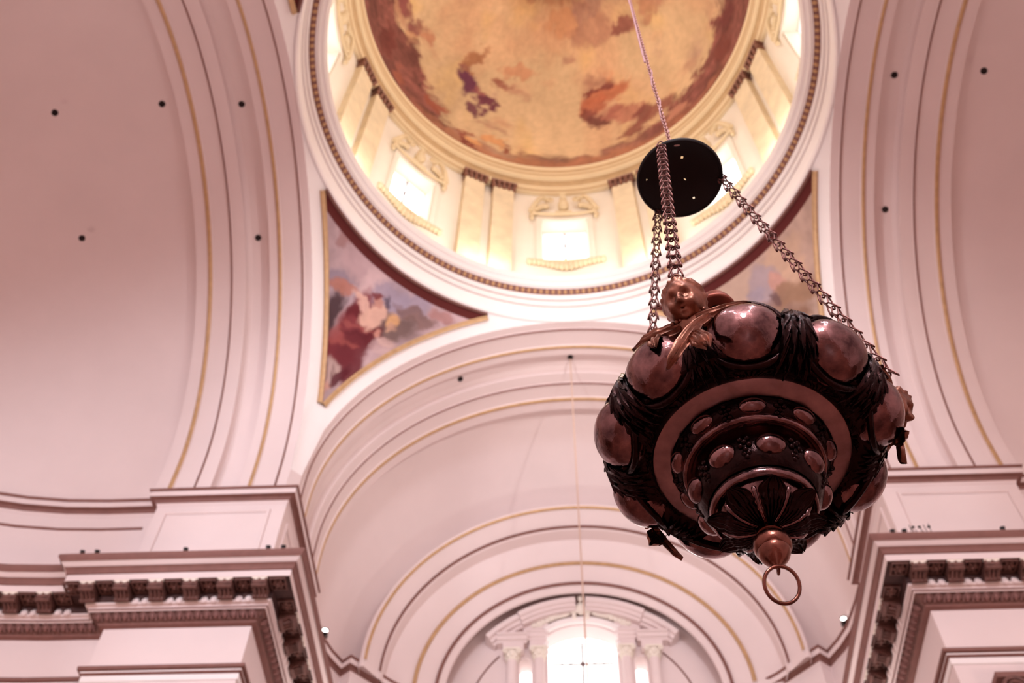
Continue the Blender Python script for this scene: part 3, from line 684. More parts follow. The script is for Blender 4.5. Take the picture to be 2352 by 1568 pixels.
# ---- back wall of the choir with its window
bm = bmesh.new()
def arc(x0, x1, z0, rise, n=12):
    hw = (x1-x0)/2; R = (hw*hw+rise*rise)/(2*rise); cx, cz = (x0+x1)/2, z0+rise-R; a = math.asin(hw/R)
    return [(cx+R*math.sin(-a+2*a*i/n), cz+R*math.cos(-a+2*a*i/n)) for i in range(n+1)]
XC = 0.05
win = [(XC-1.02, 16.0), (XC-1.02, 23.66)] + arc(XC-1.02, XC+1.02, 23.66, .38)[1:-1] + [(XC+1.02, 23.66), (XC+1.02, 16.0)]
def slit(xa, xb): return [(xa, 16.0), (xa, 22.72)] + arc(xa, xb, 22.72, .1, 6)[1:-1] + [(xb, 22.72), (xb, 16.0)]
LOOPS = [win, slit(XC-1.86, XC-1.50), slit(XC+1.50, XC+1.86)]
outer = [(-7, 0), (7, 0), (7, 20.9)] + [(4.7*math.cos(t), 20.9+4.7*math.sin(t)) for t in np.linspace(0, PI, 25)] + [(-7, 20.9)]
def loop_edges(P, y):
    v = [bm.verts.new((x, y, z)) for x, z in P]; return [bm.edges.new((v[i], v[(i+1) % len(v)])) for i in range(len(v))]
es = loop_edges(outer, 15.1)
for Lp in LOOPS: es += loop_edges(Lp, 15.1)
bmesh.ops.triangle_fill(bm, use_beauty=True, use_dissolve=False, edges=es)
for Lp in LOOPS: grid(bm, [[(x, 15.1, z) for x, z in Lp], [(x, 15.65, z) for x, z in Lp]], close_v=True)
backw = struct(finish(bm, 'wall_back', PLASTER, ang=30))
# window bars and panes
bm = bmesh.new(); box(bm, (XC-.03, 15.5, 16), (XC+.03, 15.56, 23.75))
for z in (20.95, 21.95, 22.95): box(bm, (XC-.92, 15.51, z-.018), (XC+.92, 15.55, z+.018))
wmain = struct(finish(bm, 'window_6', BARM, smooth=False))
for z in (21.95, 22.95):
    bm = bmesh.new()
    ellipsoid(bm, (XC, 15.52, z), (.075, .05, .1), None, 8, 5)
    for x in (-.62, -.35, .35, .62): ellipsoid(bm, (XC+x, 15.52, z), (.05, .035, .04), None, 8, 5)
    finish(bm, 'bar_knob', BARM, wmain)
zs_ = [16, 20.95, 21.95, 22.95, 24.1]
for s in (0, 1):
    for z0, z1 in zip(zs_, zs_[1:]):
        bm = bmesh.new(); box(bm, (XC-1.05+s*1.05, 15.58, z0), (XC+s*1.05, 15.59, z1)); finish(bm, 'pane', GLASS, wmain, smooth=False)
for i, x in enumerate((XC-1.68, XC+1.68)):
    bm = bmesh.new(); box(bm, (x-.22, 15.58, 16), (x+.22, 15.59, 22.85)); ws = struct(finish(bm, 'window_%d' % (7+i), GLASS, smooth=False))
# aedicule round the window
AED = empty('trim_14', (0, 15.1, 16)); AED['kind'] = 'structure'
def aed(bm, name, m=PLASTER, ang=35, par=AED):
    o = finish(bm, name, m, None, ang=ang); o.parent = par
    ofs = par.location if par is AED else Vector((0, 0, 0))
    if par is AED: o.location = -Vector((0, 15.1, 16))
    return o
def mould_arc(bm, pts, prof, y0=15.1):
    """pts in the wall plane, prof (out, normal) swept with the local normal"""
    rows = []
    for i, p in enumerate(pts):
        a, b = pts[max(0, i-1)], pts[min(len(pts)-1, i+1)]; t = Vector((b[0]-a[0], b[1]-a[1])).normalized(); n = Vector((-t.y, t.x))
        rows.append([(p[0]+n.x*h, y0-o, p[1]+n.y*h) for o, h in prof])
    V = grid(bm, rows)
    for r in (V[0], V[-1]): bm.faces.new(r)
PP = [(0, -.02), (.2, -.02), (.22, .06), (.30, .08), (.32, .16), (.42, .19), (.45, .28), (.45, .33), (0, .36)]
PPH = [(0, -.02), (.30, -.02), (.32, .05), (.40, .07), (.42, .14), (.50, .17), (.54, .26), (.54, .30), (0, .33)]
up_arc = arc(XC-1.75, XC+1.75, 23.90, .52, 24)
bm = bmesh.new(); mould_arc(bm, up_arc[:11]+[(XC-.14, up_arc[11][1])], PPH); aed(bm, 'pediment_moulding')
bm = bmesh.new(); mould_arc(bm, [(XC+.14, up_arc[13][1])]+up_arc[14:], PPH); aed(bm, 'pediment_moulding')
lo_arc = arc(XC-2.6, XC+2.6, 23.16, 1.22, 40)
bm = bmesh.new(); mould_arc(bm, [p for p in lo_arc if p[0] < XC-1.62], PP); aed(bm, 'pediment_moulding')
bm = bmesh.new(); mould_arc(bm, [p for p in lo_arc if p[0] > XC+1.62], PP); aed(bm, 'pediment_moulding')
for s in (-1, 1):
    X = lambda a, b: (min(XC+s*a, XC+s*b), max(XC+s*a, XC+s*b))
    CP = [(0, 0), (.26, 0), (.28, .06), (.36, .09), (.38, .16), (.47, .20), (.47, .24), (0, .26)]
    bm = bmesh.new(); x0, x1 = X(1.62, 2.52); mould_arc(bm, [(x0, 23.20), ((x0+x1)/2, 23.20), (x1, 23.20)], CP); aed(bm, 'cornice_block')
    bm = bmesh.new(); x0, x1 = X(1.06, 1.66); mould_arc(bm, [(x0, 23.36), ((x0+x1)/2, 23.36), (x1, 23.36)], [(o*.75, h*1.15) for o, h in CP]); aed(bm, 'cornice_block')
    bm = bmesh.new(); x0, x1 = X(1.72, 2.34); box(bm, (x0, 14.82, 22.92), (x1, 15.12, 23.2)); aed(bm, 'frieze_block')
    bm = bmesh.new(); x0, x1 = X(1.08, 1.56); box(bm, (x0, 14.92, 23.02), (x1, 15.12, 23.36)); aed(bm, 'frieze_block')
    bm = bmesh.new(); x0, x1 = X(1.0, 1.75); box(bm, (x0, 14.98, 23.6), (x1, 15.12, 24.1)); aed(bm, 'tympanum_block')
    for (a, zt, y0) in ((2.06, 22.92, 14.84), (1.27, 23.02, 14.9)):
        bm = bmesh.new(); lathe(bm, [(.17, 16.0), (.17, 19.5), (.155, zt-.36)], 20, (XC+s*a, y0+.08)); cl_ = aed(bm, 'column')
        bm = bmesh.new(); c0 = (XC+s*a, y0+.08)
        lathe(bm, [(.155, zt-.38), (.18, zt-.36), (.18, zt-.33), (.15, zt-.31), (.17, zt-.15), (.2, zt-.07)], 16, c0)
        box(bm, (c0[0]-.24, c0[1]-.24, zt-.06), (c0[0]+.24, 15.12, zt))
        for i in range(8):
            t = i*PI/4; ellipsoid(bm, (c0[0]+.17*math.cos(t), c0[1]+.17*math.sin(t), zt-.2), (.05, .05, .08), None, 6, 5)
        for e in (-1, 1):
            tube(bm, [(c0[0]+e*(.2+.07*math.cos(u)*(1-u/10)), c0[1]-.2, zt-.12+.07*math.sin(u)*(1-u/10)) for u in np.linspace(0, 7, 14)], .025, 5)
        aed(bm, 'capital', CREAM)
    bm = bmesh.new()                                   # scrolls and leaves in the tympanum
    tube(bm, [(XC+s*(1.32+.2*math.cos(u)*(1-u/9)), 15.0, 24.02+.16*math.sin(u)*(1-u/9)) for u in np.linspace(0, 7, 20)], .05, 6)
    for i in range(6): ellipsoid(bm, (XC+s*(1.42-.13*i), 14.98, 23.98+.06*i), (.09, .06, .1), None, 8, 5)
    tube(bm, [(XC+s*x, 14.95, 24.26+.52*math.exp(-((x)/.3)**1.6)) for x in np.linspace(.12, 1.0, 10)], .06, 6)
    aed(bm, 'scroll', CREAM)
    bm = bmesh.new()                                   # ears of the window frame
    for z, r in ((23.5, .09), (23.2, .075), (22.95, .09)): ellipsoid(bm, (XC+s*1.07, 14.98, z), (r, .1, .13), None, 8, 6)
    aed(bm, 'frame_ear', WHITE)
bm = bmesh.new(); wa = arc(XC-1.06, XC+1.06, 23.70, .38, 20); mould_arc(bm, wa, [(0, 0), (.14, 0), (.2, .05), (.22, .13), (.16, .19), (0, .22)]); aed(bm, 'window_arch', WHITE)
bm = bmesh.new(); ellipsoid(bm, (XC, 14.85, 24.5), (.14, .12, .25), None, 10, 8)
for i in range(7): t = PI*i/6; tube(bm, [(XC, 14.8, 24.35), (XC+.3*math.cos(t), 14.85, 24.35+.32*math.sin(t))], [.05, .03], 6)
ellipsoid(bm, (XC, 14.72, 24.80), (.09, .09, .13), None, 8, 6); aed(bm, 'shell', CREAM)
for s in (-1, 1):
    bm = bmesh.new(); box(bm, (XC+s*.2-.06, 14.85, 24.12), (XC+s*.2+.06, 15.05, 24.38)); aed(bm, 'keystone', CREAM)
# moulding line on the lunette wall
bm = bmesh.new(); grid(bm, [[(3.25*math.cos(t), 15.1, 20.7+3.25*math.sin(t)), (3.25*math.cos(t), 15.07, 20.7+3.25*math.sin(t)), (3.29*math.cos(t), 15.07, 20.7+3.29*math.sin(t)), (3.29*math.cos(t), 15.1, 20.7+3.29*math.sin(t))] for t in list(np.linspace(.0, .75, 20))])
grid(bm, [[(-3.25*math.cos(t), 15.1, 20.7+3.25*math.sin(t)), (-3.25*math.cos(t), 15.07, 20.7+3.25*math.sin(t)), (-3.29*math.cos(t), 15.07, 20.7+3.29*math.sin(t)), (-3.29*math.cos(t), 15.1, 20.7+3.29*math.sin(t))] for t in list(np.linspace(.0, .75, 20))])
finish(bm, 'lunette_moulding', TAN, backw)

# ---- spotlights and small fittings on the cornices
def spotlight(loc, label, tilt=0.5, rz=0.0, lens=False, sc=.58, group='spotlights on the cornices'):
    r = empty('spotlight', loc); r.rotation_euler = (0, 0, rz); r.scale = (sc, sc, sc); thing(r, label, 'spotlight', group)
    bm = bmesh.new(); box(bm, (-.07, -.05, 0), (.07, .05, .03)); tube(bm, [(-.1, 0, .02), (-.1, 0, .18)], .012, 6); tube(bm, [(.1, 0, .02), (.1, 0, .18)], .012, 6); tube(bm, [(-.1, 0, .03), (.1, 0, .03)], .014, 6)
    finish(bm, 'yoke', IRON, r)
    bm = bmesh.new(); M = Matrix.Translation((0, 0, .17)) @ Matrix.Rotation(-tilt, 4, 'X')
    P = [(.0, -.12), (.06, -.12), (.085, -.09), (.085, .08), (.1, .13), (.09, .13), (.07, .1), (0, .09)]
    grid(bm, [[M @ Vector((q*math.cos(a), q*math.sin(a), h)) for q, h in P] for a in [2*PI*i/14 for i in range(14)]], close_u=True)
    finish(bm, 'housing', IRON, r, ang=40)
    bm = bmesh.new(); grid(bm, [[M @ Vector((q*math.cos(a), q*math.sin(a), h)) for q, h in ((0, .115), (.08, .11))] for a in [2*PI*i/14 for i in range(14)]], close_u=True)
    finish(bm, 'lens', LAMPW if lens else NICKEL, r, ang=40)
    return r
ZT = 17.965; YF = 5.97
spotlight((-10.66, YF, ZT), 'black spotlight at the far left end of the left cornice, outer of the pair', .4, PI)
spotlight((-10.34, YF, ZT), 'black spotlight at the far left end of the left cornice, inner of the pair', .4, PI)
spotlight((-8.43, YF, ZT), 'single black spotlight in the middle of the left cornice', .3, PI)
spotlight((-6.66, YF, ZT), 'black spotlight near the corner of the left cornice, first of the pair', .3, PI)
spotlight((-6.34, YF, ZT), 'black spotlight at the very corner of the left cornice, second of the pair', .3, PI)
spotlight((6.38, YF, ZT), 'black spotlight at the very corner of the right cornice above the brackets', .3, PI)
spotlight((6.62, YF, ZT), 'black spotlight beside the spiky bracket on the right cornice', .3, PI)
spotlight((8.62, YF, ZT), 'single black spotlight near the right edge of the picture on the right cornice', .2, PI)
wr = empty('bird_spike_strip', (6.95, YF, ZT)); thing(wr, 'dark strip of wire spikes on the right cornice beside two spotlights', 'bird spikes')
bm = bmesh.new(); box(bm, (-.22, -.03, 0), (.24, .03, .03)); finish(bm, 'base', IRON, wr, smooth=False)
for i in range(7):
    bm = bmesh.new(); x = -.18+.065*i; tube(bm, [(x, 0, .02), (x+rnd.uniform(-.05, .05), rnd.uniform(-.06, .06), .26+rnd.uniform(-.08, .1))], .008, 5)
    if i in (1, 3, 6): ellipsoid(bm, (x, 0, .27), (.04, .03, .03), None, 6, 4)
    finish(bm, 'spike', IRON, wr)
# white flood lamps at the ends of the choir cornice
for sx, lab in ((-1, 'lit white flood lamp on the left end of the choir cornice'), (1, 'lit white flood lamp on the right end of the choir cornice')):
    spotlight((sx*6.84, 11.95, 20.97), lab, 1.45, PI-sx*.35, True, .95)

# ---- long thin cord in front of the far window
bm = bmesh.new(); tube(bm, [(-.01, 8.45, 28.72), (-.01, 8.45, 20), (-.01, 8.45, 8)], .02, 8)
tc_ = finish(bm, 'hanging_rope', CORD); thing(tc_, 'long thin pale rope hanging from the arch in front of the far window', 'rope')
bm = bmesh.new(); lathe(bm, [(0, 28.60), (.05, 28.62), (.07, 28.68), (.05, 28.74)], 12, (-.01, 8.45)); finish(bm, 'hook_plate', IRON, tc_)

# =================================================================== the hanging lamp
AZ_L = .2745
LX, LY = CAM.x+2.1*math.sin(AZ_L), CAM.y+2.1*math.cos(AZ_L); Z0 = 4.20
LAMP = empty('hanging_lamp', (LX, LY, Z0)); thing(LAMP, 'large dark copper sanctuary lamp with round bosses hanging on three chains', 'lamp')
BODY = empty('lamp_bowl', (0, 0, 0), LAMP)
BODY.rotation_euler = (0, 0.018, 0)
BODY.name = 'bowl_frame'
# the tilt of the bowl is baked into its parts so that every part is a direct child of the lamp
TILT = Matrix.Rotation(0.02, 4, 'Y')
bpy.data.objects.remove(BODY)
RING_X = Matrix.Translation((0, 0, -.08)) @ Matrix.Rotation(math.radians(5), 4, 'Z')
RING_PARTS = ('boss', 'boss_collar', 'acanthus_leaf', 'cherub_head', 'wing', 'hanging_leaf', 'beaded_collar', 'chain_loop', 'neck')
def part(bm, name, m, par=LAMP, ang=40, tilt=True):
    if name in RING_PARTS: bmesh.ops.transform(bm, matrix=RING_X, verts=bm.verts)
    if tilt and par is LAMP: bmesh.ops.transform(bm, matrix=TILT, verts=bm.verts)
    return finish(bm, name, m, par, ang=ang, weld=1e-6)
zl = lambda prof: [(r, z-Z0) for r, z in prof]
bm = bmesh.new()
lathe(bm, zl([(.002, 4.39), (.1, 4.39), (.16, 4.37), (.22, 4.335), (.29, 4.305), (.35, 4.275), (.388, 4.235), (.404, 4.19), (.408, 4.14), (.400, 4.095), (.378, 4.064), (.345, 4.056), (.315, 4.062), (.298, 4.075), (.286, 4.075), (.24, 4.07)]), 72)
part(bm, 'bowl', DARKCU)
bm = bmesh.new(); lathe(bm, zl([(.295, 4.085), (.293, 4.068), (.287, 4.058), (.281, 4.055), (.244, 4.046), (.237, 4.046), (.233, 4.052), (.233, 4.07)]), 96); part(bm, 'flat_band', BANDCU, ang=30)
bm = bmesh.new(); lathe(bm, zl([(.236, 4.062), (.232, 4.045), (.222, 4.02), (.212, 4.005), (.205, 4.002)]), 96); part(bm, 'upper_frieze', DARKCU)
bm = bmesh.new(); lathe(bm, zl([(.207, 4.006), (.208, 3.998), (.205, 3.99), (.199, 3.985), (.193, 3.986), (.190, 3.991), (.186, 4.0), (.178, 4.003), (.171, 3.996), (.166, 3.982), (.164, 3.966), (.166, 3.958), (.171, 3.953)]), 96); part(bm, 'upper_rim', COPPER, ang=50)
bm = bmesh.new(); lathe(bm, zl([(.165, 3.956), (.174, 3.948), (.180, 3.930), (.180, 3.905), (.174, 3.880), (.163, 3.858), (.152, 3.846)]), 96); part(bm, 'lower_frieze', DARKCU)
bm = bmesh.new(); lathe(bm, zl([(0.1447, 3.85), (0.1496, 3.842), (0.1505, 3.828), (0.1467, 3.818), (0.1409, 3.815), (0.1351, 3.818), (0.1322, 3.826), (0.1293, 3.825), (0.1255, 3.815), (0.1197, 3.8), (0.1081, 3.783), (0.0917, 3.77), (0.0675, 3.762), (0.045, 3.758), (0.033, 3.757)]), 96); part(bm, 'lower_bowl', COPPER, ang=50)
bm = bmesh.new(); lathe(bm, zl([(.034, 3.762), (.034, 3.742), (.037, 3.738), (.037, 3.732), (.032, 3.728), (.033, 3.722), (.043, 3.718), (.050, 3.708), (.052, 3.696), (.0505, 3.684), (.046, 3.674), (.044, 3.672), (.0445, 3.668), (.039, 3.652), (.030, 3.638), (.018, 3.626), (.010, 3.618), (.006, 3.610), (.002, 3.607)]), 48); part(bm, 'finial', FINIAL, ang=45)
bm = bmesh.new(); R3 = [(.0, .012*math.cos(a), 3.604+.010*math.sin(a)-Z0) for a in [2*PI*i/14 for i in range(14)]]; tube(bm, R3, .0032, 6, closed=True); part(bm, 'eyelet', FINIAL)
bm = bmesh.new(); c_ = Vector((0, 0, 3.553-Z0)); u_ = Vector((.985, .17, 0)); tube(bm, [c_+u_*(.046*math.cos(a))+Vector((.02*math.sin(a)*.17, -.02*math.sin(a), .045*math.sin(a))) for a in [2*PI*i/40 for i in range(40)]], .0052, 10, closed=True); part(bm, 'pull_ring', FINIAL)

def polar(a, r, z): return Vector((r*math.cos(a), r*math.sin(a), z-Z0))
# cabochons of the two friezes with grape clusters between
def cab(bm, a, r, z, n_el, ta, me_, h):
    """egg lying on the frieze: normal tilted n_el radians below horizontal"""
    rad = Vector((math.cos(a), math.sin(a), 0)); t = Vector((-math.sin(a), math.cos(a), 0))
    n = rad*math.cos(n_el)-Vector((0, 0, 1))*math.sin(n_el); m_ = t.cross(n)
    M = Matrix((t, m_, n)).transposed()
    ellipsoid(bm, polar(a, r, z), (ta, me_, h), M, 20, 12)
A0 = math.radians(-88)
for i in range(9):
    a = math.radians(25+40*i)
    bm = bmesh.new(); cab(bm, a, .2195, 4.021, 1.0, .040, .024, .019); part(bm, 'cabochon', COPPER, ang=80)
    bm = bmesh.new(); b = a+PI/9
    for (dx, dz) in ((0, .016), (-.011, .006), (.011, .006), (0, -.004), (-.008, -.014), (.008, -.014), (0, -.022)):
        bb = b+dx/.22; ellipsoid(bm, polar(bb, .2195+dz*.7, 4.021+dz*.9-.003), (.0085, .0085, .0085), None, 8, 6)
    part(bm, 'grape_cluster', DARKCU, ang=80)
for i in range(8):
    a = math.radians(-85)+PI/4*i
    bm = bmesh.new(); cab(bm, a, .174, 3.904, .42, .044, .034, .030); part(bm, 'cabochon', COPPER, ang=80)
    bm = bmesh.new(); b = a+PI/8
    for (dx, dz) in ((-.010, .022), (.010, .022), (0, .010), (-.012, -.003), (.012, -.003), (0, -.014), (-.007, -.026), (.007, -.026), (0, -.036)):
        bb = b+dx/.18; ellipsoid(bm, polar(bb, .182-max(0, -dz)*.45, 3.908+dz), (.009, .009, .0095), None, 8, 6)
    part(bm, 'grape_cluster', DARKCU, ang=80)

# acanthus leaf laid on a curve of revolution: path (r, z), opened outwards
def leaf(path, a0, width, fingers=5, lift=.010, curl=.02, ns=26, nw=25, droop=1.0, tip=.35, fan=False):
    bm = bmesh.new(); P = [Vector((r, z)) for r, z in path]; rows = []
    L = [0]
    for p, q in zip(P, P[1:]): L.append(L[-1]+(q-p).length)
    for i in range(ns):
        s = i/(ns-1); t = s*L[-1]; k = max(j for j in range(len(L)-1) if L[j] <= t+1e-9); u = (t-L[k])/(L[k+1]-L[k]); p = P[k].lerp(P[k+1], u); d = (P[k+1]-P[k]).normalized(); n = Vector((-d.y, d.x))*droop
        w = width*(math.sin(PI*(.12+.80*s))**.7)*(1+.16*math.sin(s*fingers*2*PI))*(1 if s < 1-tip else math.sqrt(max(0.02, (1-s)/tip)))
        if fan: w = width*(.22+.95*s)*(1+.07*math.sin(s*fingers*2*PI))*math.sqrt(max(.03, 1-max(0, (s-.72)/.28)**2))
        row = []
        for j in range(nw):
            v = 2*j/(nw-1)-1
            rid = abs(math.cos(v*PI*fingers/2+s*2.2*abs(v)))
            h = lift*(.35+.65*rid)*(1-.55*v*v)+.004*(1-abs(v))
            h += curl*max(0, s-.72)**2*9
            q = p+n*h; a = a0+v*w/max(q.x, .03)
            row.append((q.x*math.cos(a), q.x*math.sin(a), q.y-Z0))
        rows.append(row)
    grid(bm, rows); return bm
for i in range(9):                                     # bunches of leaves between the bosses
    a = math.radians(40*i); ch_ = i % 3 == 0
    bm = bmesh.new(); rr_ = random.Random(i)
    PA = [(r_-(.022 if ch_ and r_ > .38 else 0), z_) for r_, z_ in ((.298, 4.128), (.335, 4.128), (.382, 4.146), (.410, 4.185), (.420, 4.235), (.408, 4.285), (.375, 4.325))]
    for lay, (cnt, s0, s1, wid, out) in enumerate(((4, .97, .0, .017, .000), (4, .94, .13, .016, .005), (4, .91, .30, .015, .010), (3, .88, .47, .015, .014), (3, .86, .63, .013, .017))):
        for k in range(cnt):
            f0 = (k-(cnt-1)/2)/max(1, (cnt-1)/2); e0 = s0; e1 = s1+.05*abs(f0)+rr_.uniform(-.04, .04); rows = []
            for q in range(13):
                u = q/12; t = (e0+(e1-e0)*u)*(len(PA)-1); kk = min(int(t), len(PA)-2); w_ = t-kk
                r_ = PA[kk][0]*(1-w_)+PA[kk+1][0]*w_; z_ = PA[kk][1]*(1-w_)+PA[kk+1][1]*w_
                d_ = Vector((PA[kk+1][0]-PA[kk][0], PA[kk+1][1]-PA[kk][1])).normalized(); n_ = Vector((d_.y, -d_.x))
                ca_ = a+f0*(.018+.024*u**1.2)/max(r_, .1)+.010*math.sin(u*5+k)*u; hw = wid*(math.sin(PI*(.10+.88*u))**.75)
                row = []
                for j in range(5):
                    v = j/2-1; h = out+.009*(1-v*v)-(.0045 if j == 2 else 0)+.010*max(0, u-.7)**2*3
                    aa = ca_+v*hw/max(r_, .1); row.append(((r_+n_.x*h)*math.cos(aa), (r_+n_.x*h)*math.sin(aa), z_+n_.y*h-Z0))
                rows.append(row)
            grid(bm, rows)
    part(bm, 'acanthus_leaf', DARKCU, ang=50)
    bm = leaf([(.290, 4.068), (.31, 4.074), (.34, 4.080), (.365, 4.088)], a+math.radians(25), .085, 9, -.012, -.01, 14, 33, tip=.2)
    part(bm, 'collar_leaf', DARKCU, ang=70)
for i in range(8):                                     # leaves round the lower bowl
    a = A0+2*PI*i/8
    bm = leaf([(.036, 3.757), (.06, 3.757), (.085, 3.764), (.106, 3.777), (.118, 3.792), (.124, 3.806)], a, .040, 5, -.012, -.05, 26, 31, fan=True)
    part(bm, 'bowl_leaf', DARKCU, ang=70)
    bm = bmesh.new(); b = a+PI/8
    tube(bm, [polar(b, r, z-.003) for r, z in ((.036, 3.755), (.06, 3.757), (.085, 3.763), (.105, 3.776), (.116, 3.790))]+[polar(b, .121, 3.797), polar(b, .119, 3.803)], [.0035, .0038, .0042, .0048, .006, .0075, .004], 8)
    part(bm, 'bowl_stem', COPPER, ang=70)
# nine large egg bosses
for i in range(9):
    a = math.radians(40*i+20); rad = Vector((math.cos(a), math.sin(a), 0)); t = Vector((-math.sin(a), math.cos(a), 0)); ne = .36
    n = rad*math.cos(ne)-Vector((0, 0, 1))*math.sin(ne); m_ = n.cross(t)
    M = Matrix((t, m_, n)).transposed(); c_ = polar(a, .372, 4.222)
    bm = bmesh.new(); rows = []
    for iv in range(25):
        th = -PI/2+PI*iv/24; row = []
        for iu in range(32):
            ph = 2*PI*iu/32
            x = .111*math.cos(th)*math.cos(ph); y = .101*math.cos(th)*math.sin(ph); zz_ = .088*math.sin(th)
            x *= 1-.10*(y/.116)                         # broader below, egg-shaped
            row.append(c_+M @ Vector((x, -y, zz_)))
        rows.append(row)
    grid(bm, rows, close_v=True); part(bm, 'boss', COPPER, ang=80)
    bm = bmesh.new()
    tube(bm, [c_+M @ Vector((.119*math.cos(u), .111*math.sin(u), .010)) for u in [2*PI*k/36 for k in range(36)]], .0105, 8, closed=True)
    part(bm, 'boss_collar', DARKCU, ang=80)

# three winged cherub heads
def cherub_head():
    bm = bmesh.new(); nu, nv = 72, 56; rows = []
    G = lambda d, c, s: math.exp(-((d-Vector(c).normalized()).length/s)**2)
    for i in range(nv+1):
        t = -PI/2+PI*i/nv; row = []
        for j in range(nu):
            a = 2*PI*j/nu; d = Vector((math.cos(t)*math.sin(a), math.cos(t)*math.cos(a), math.sin(t)))   # +y is the face
            r = 1.0
            r += .30*G(d, (0, 1, -.16), .15)+.16*G(d, (0, 1, .02), .12)+.06*G(d, (.13, .98, -.2), .08)+.06*G(d, (-.13, .98, -.2), .08)   # nose
            r -= .30*G(d, (.36, .92, .10), .18)+.30*G(d, (-.36, .92, .10), .18)                         # eye hollows
            r += .19*G(d, (.36, .92, .07), .09)+.19*G(d, (-.36, .92, .07), .09)                         # eyeballs
            r += .13*G(d, (.34, .92, .34), .17)+.13*G(d, (-.34, .92, .34), .17)                         # brows
            r += .20*G(d, (.50, .85, -.30), .27)+.20*G(d, (-.50, .85, -.30), .27)                       # cheeks
            r += .18*G(d, (0, .95, -.43), .10)-.24*G(d, (0, .95, -.51), .055)-.08*G(d, (.16, .95, -.50), .06)-.08*G(d, (-.16, .95, -.50), .06)+.12*G(d, (0, .93, -.60), .09)   # lips
            r -= .08*G(d, (0, .95, -.35), .06)+.08*G(d, (0, .9, -.70), .08)
            r += .20*G(d, (0, .80, -.86), .20)                                                         # chin
            r += .14*G(d, (0, .75, .7), .4)
            hair = max(0, min(1, (d.z*.8-d.y*1.0+.10)*5))
            r += hair*(.10+.085*math.sin(a*7+2.5*math.sin(t*6))*math.sin(t*9+2*math.cos(a*4)))
            r += .12*G(d, (1, .05, -.05), .16)+.12*G(d, (-1, .05, -.05), .16)                           # ears
            row.append(Vector((d.x*.060*r, d.y*.062*r, d.z*.070*r)))
        rows.append(row)
    grid(bm, rows, close_v=True); return bm
def ribbon(a, path, widths, ridges=4, scallop=0.0, ns=30, nw=17, bulge=.008, ruffle=0.0, slant=.45, tuck=False):
    """leafy scroll: path of (degrees from the head, radius, height), lying against the ring of bosses"""
    bm = bmesh.new(); rows = []; n = len(path)-1
    if tuck: path = [(q, .432+(r-.432)*.2 if r > .432 else r, z+(4.17-z)*.4 if z < 4.17 else z) for q, r, z in path]
    for i in range(ns):
        s = i/(ns-1)*n; k = min(int(s), n-1); u = s-k
        p = [path[k][j]*(1-u)+path[k+1][j]*u for j in range(3)]; p2 = [path[min(k+1, n)][j]-path[k][j] for j in range(3)]
        w = interp([(q/(len(widths)-1)*n, v_) for q, v_ in enumerate(widths)], s)
        aa = a+math.radians(p[0]); rad = Vector((math.cos(aa), math.sin(aa), 0)); tg = Vector((-math.sin(aa), math.cos(aa), 0))
        d = (tg*math.radians(p2[0])*p[1]+rad*p2[1]+Vector((0, 0, p2[2]))).normalized()
        out = (rad*math.cos(slant)-Vector((0, 0, 1))*math.sin(slant)).normalized()
        wd = d.cross(out).normalized(); 
        if wd.z < 0: wd = -wd
        c = Vector((p[1]*math.cos(aa), p[1]*math.sin(aa), p[2]+.08-Z0)); row = []
        for j in range(nw):
            v = 2*j/(nw-1)-1
            ww = w*(1+scallop*math.sin(i/(ns-1)*2*PI*4)*(1 if v < 0 else .3))
            h = bulge*(1-v*v)+.0035*math.cos(v*PI*ridges+math.sin(i*.4)*.5)+ruffle*math.sin(i/(ns-1)*2*PI*4+v)*max(0, -v)
            row.append(c+wd*(v*ww)+out*h)
        rows.append(row)
    grid(bm, rows); bmesh.ops.solidify(bm, geom=bm.faces[:], thickness=.005)
    return bm
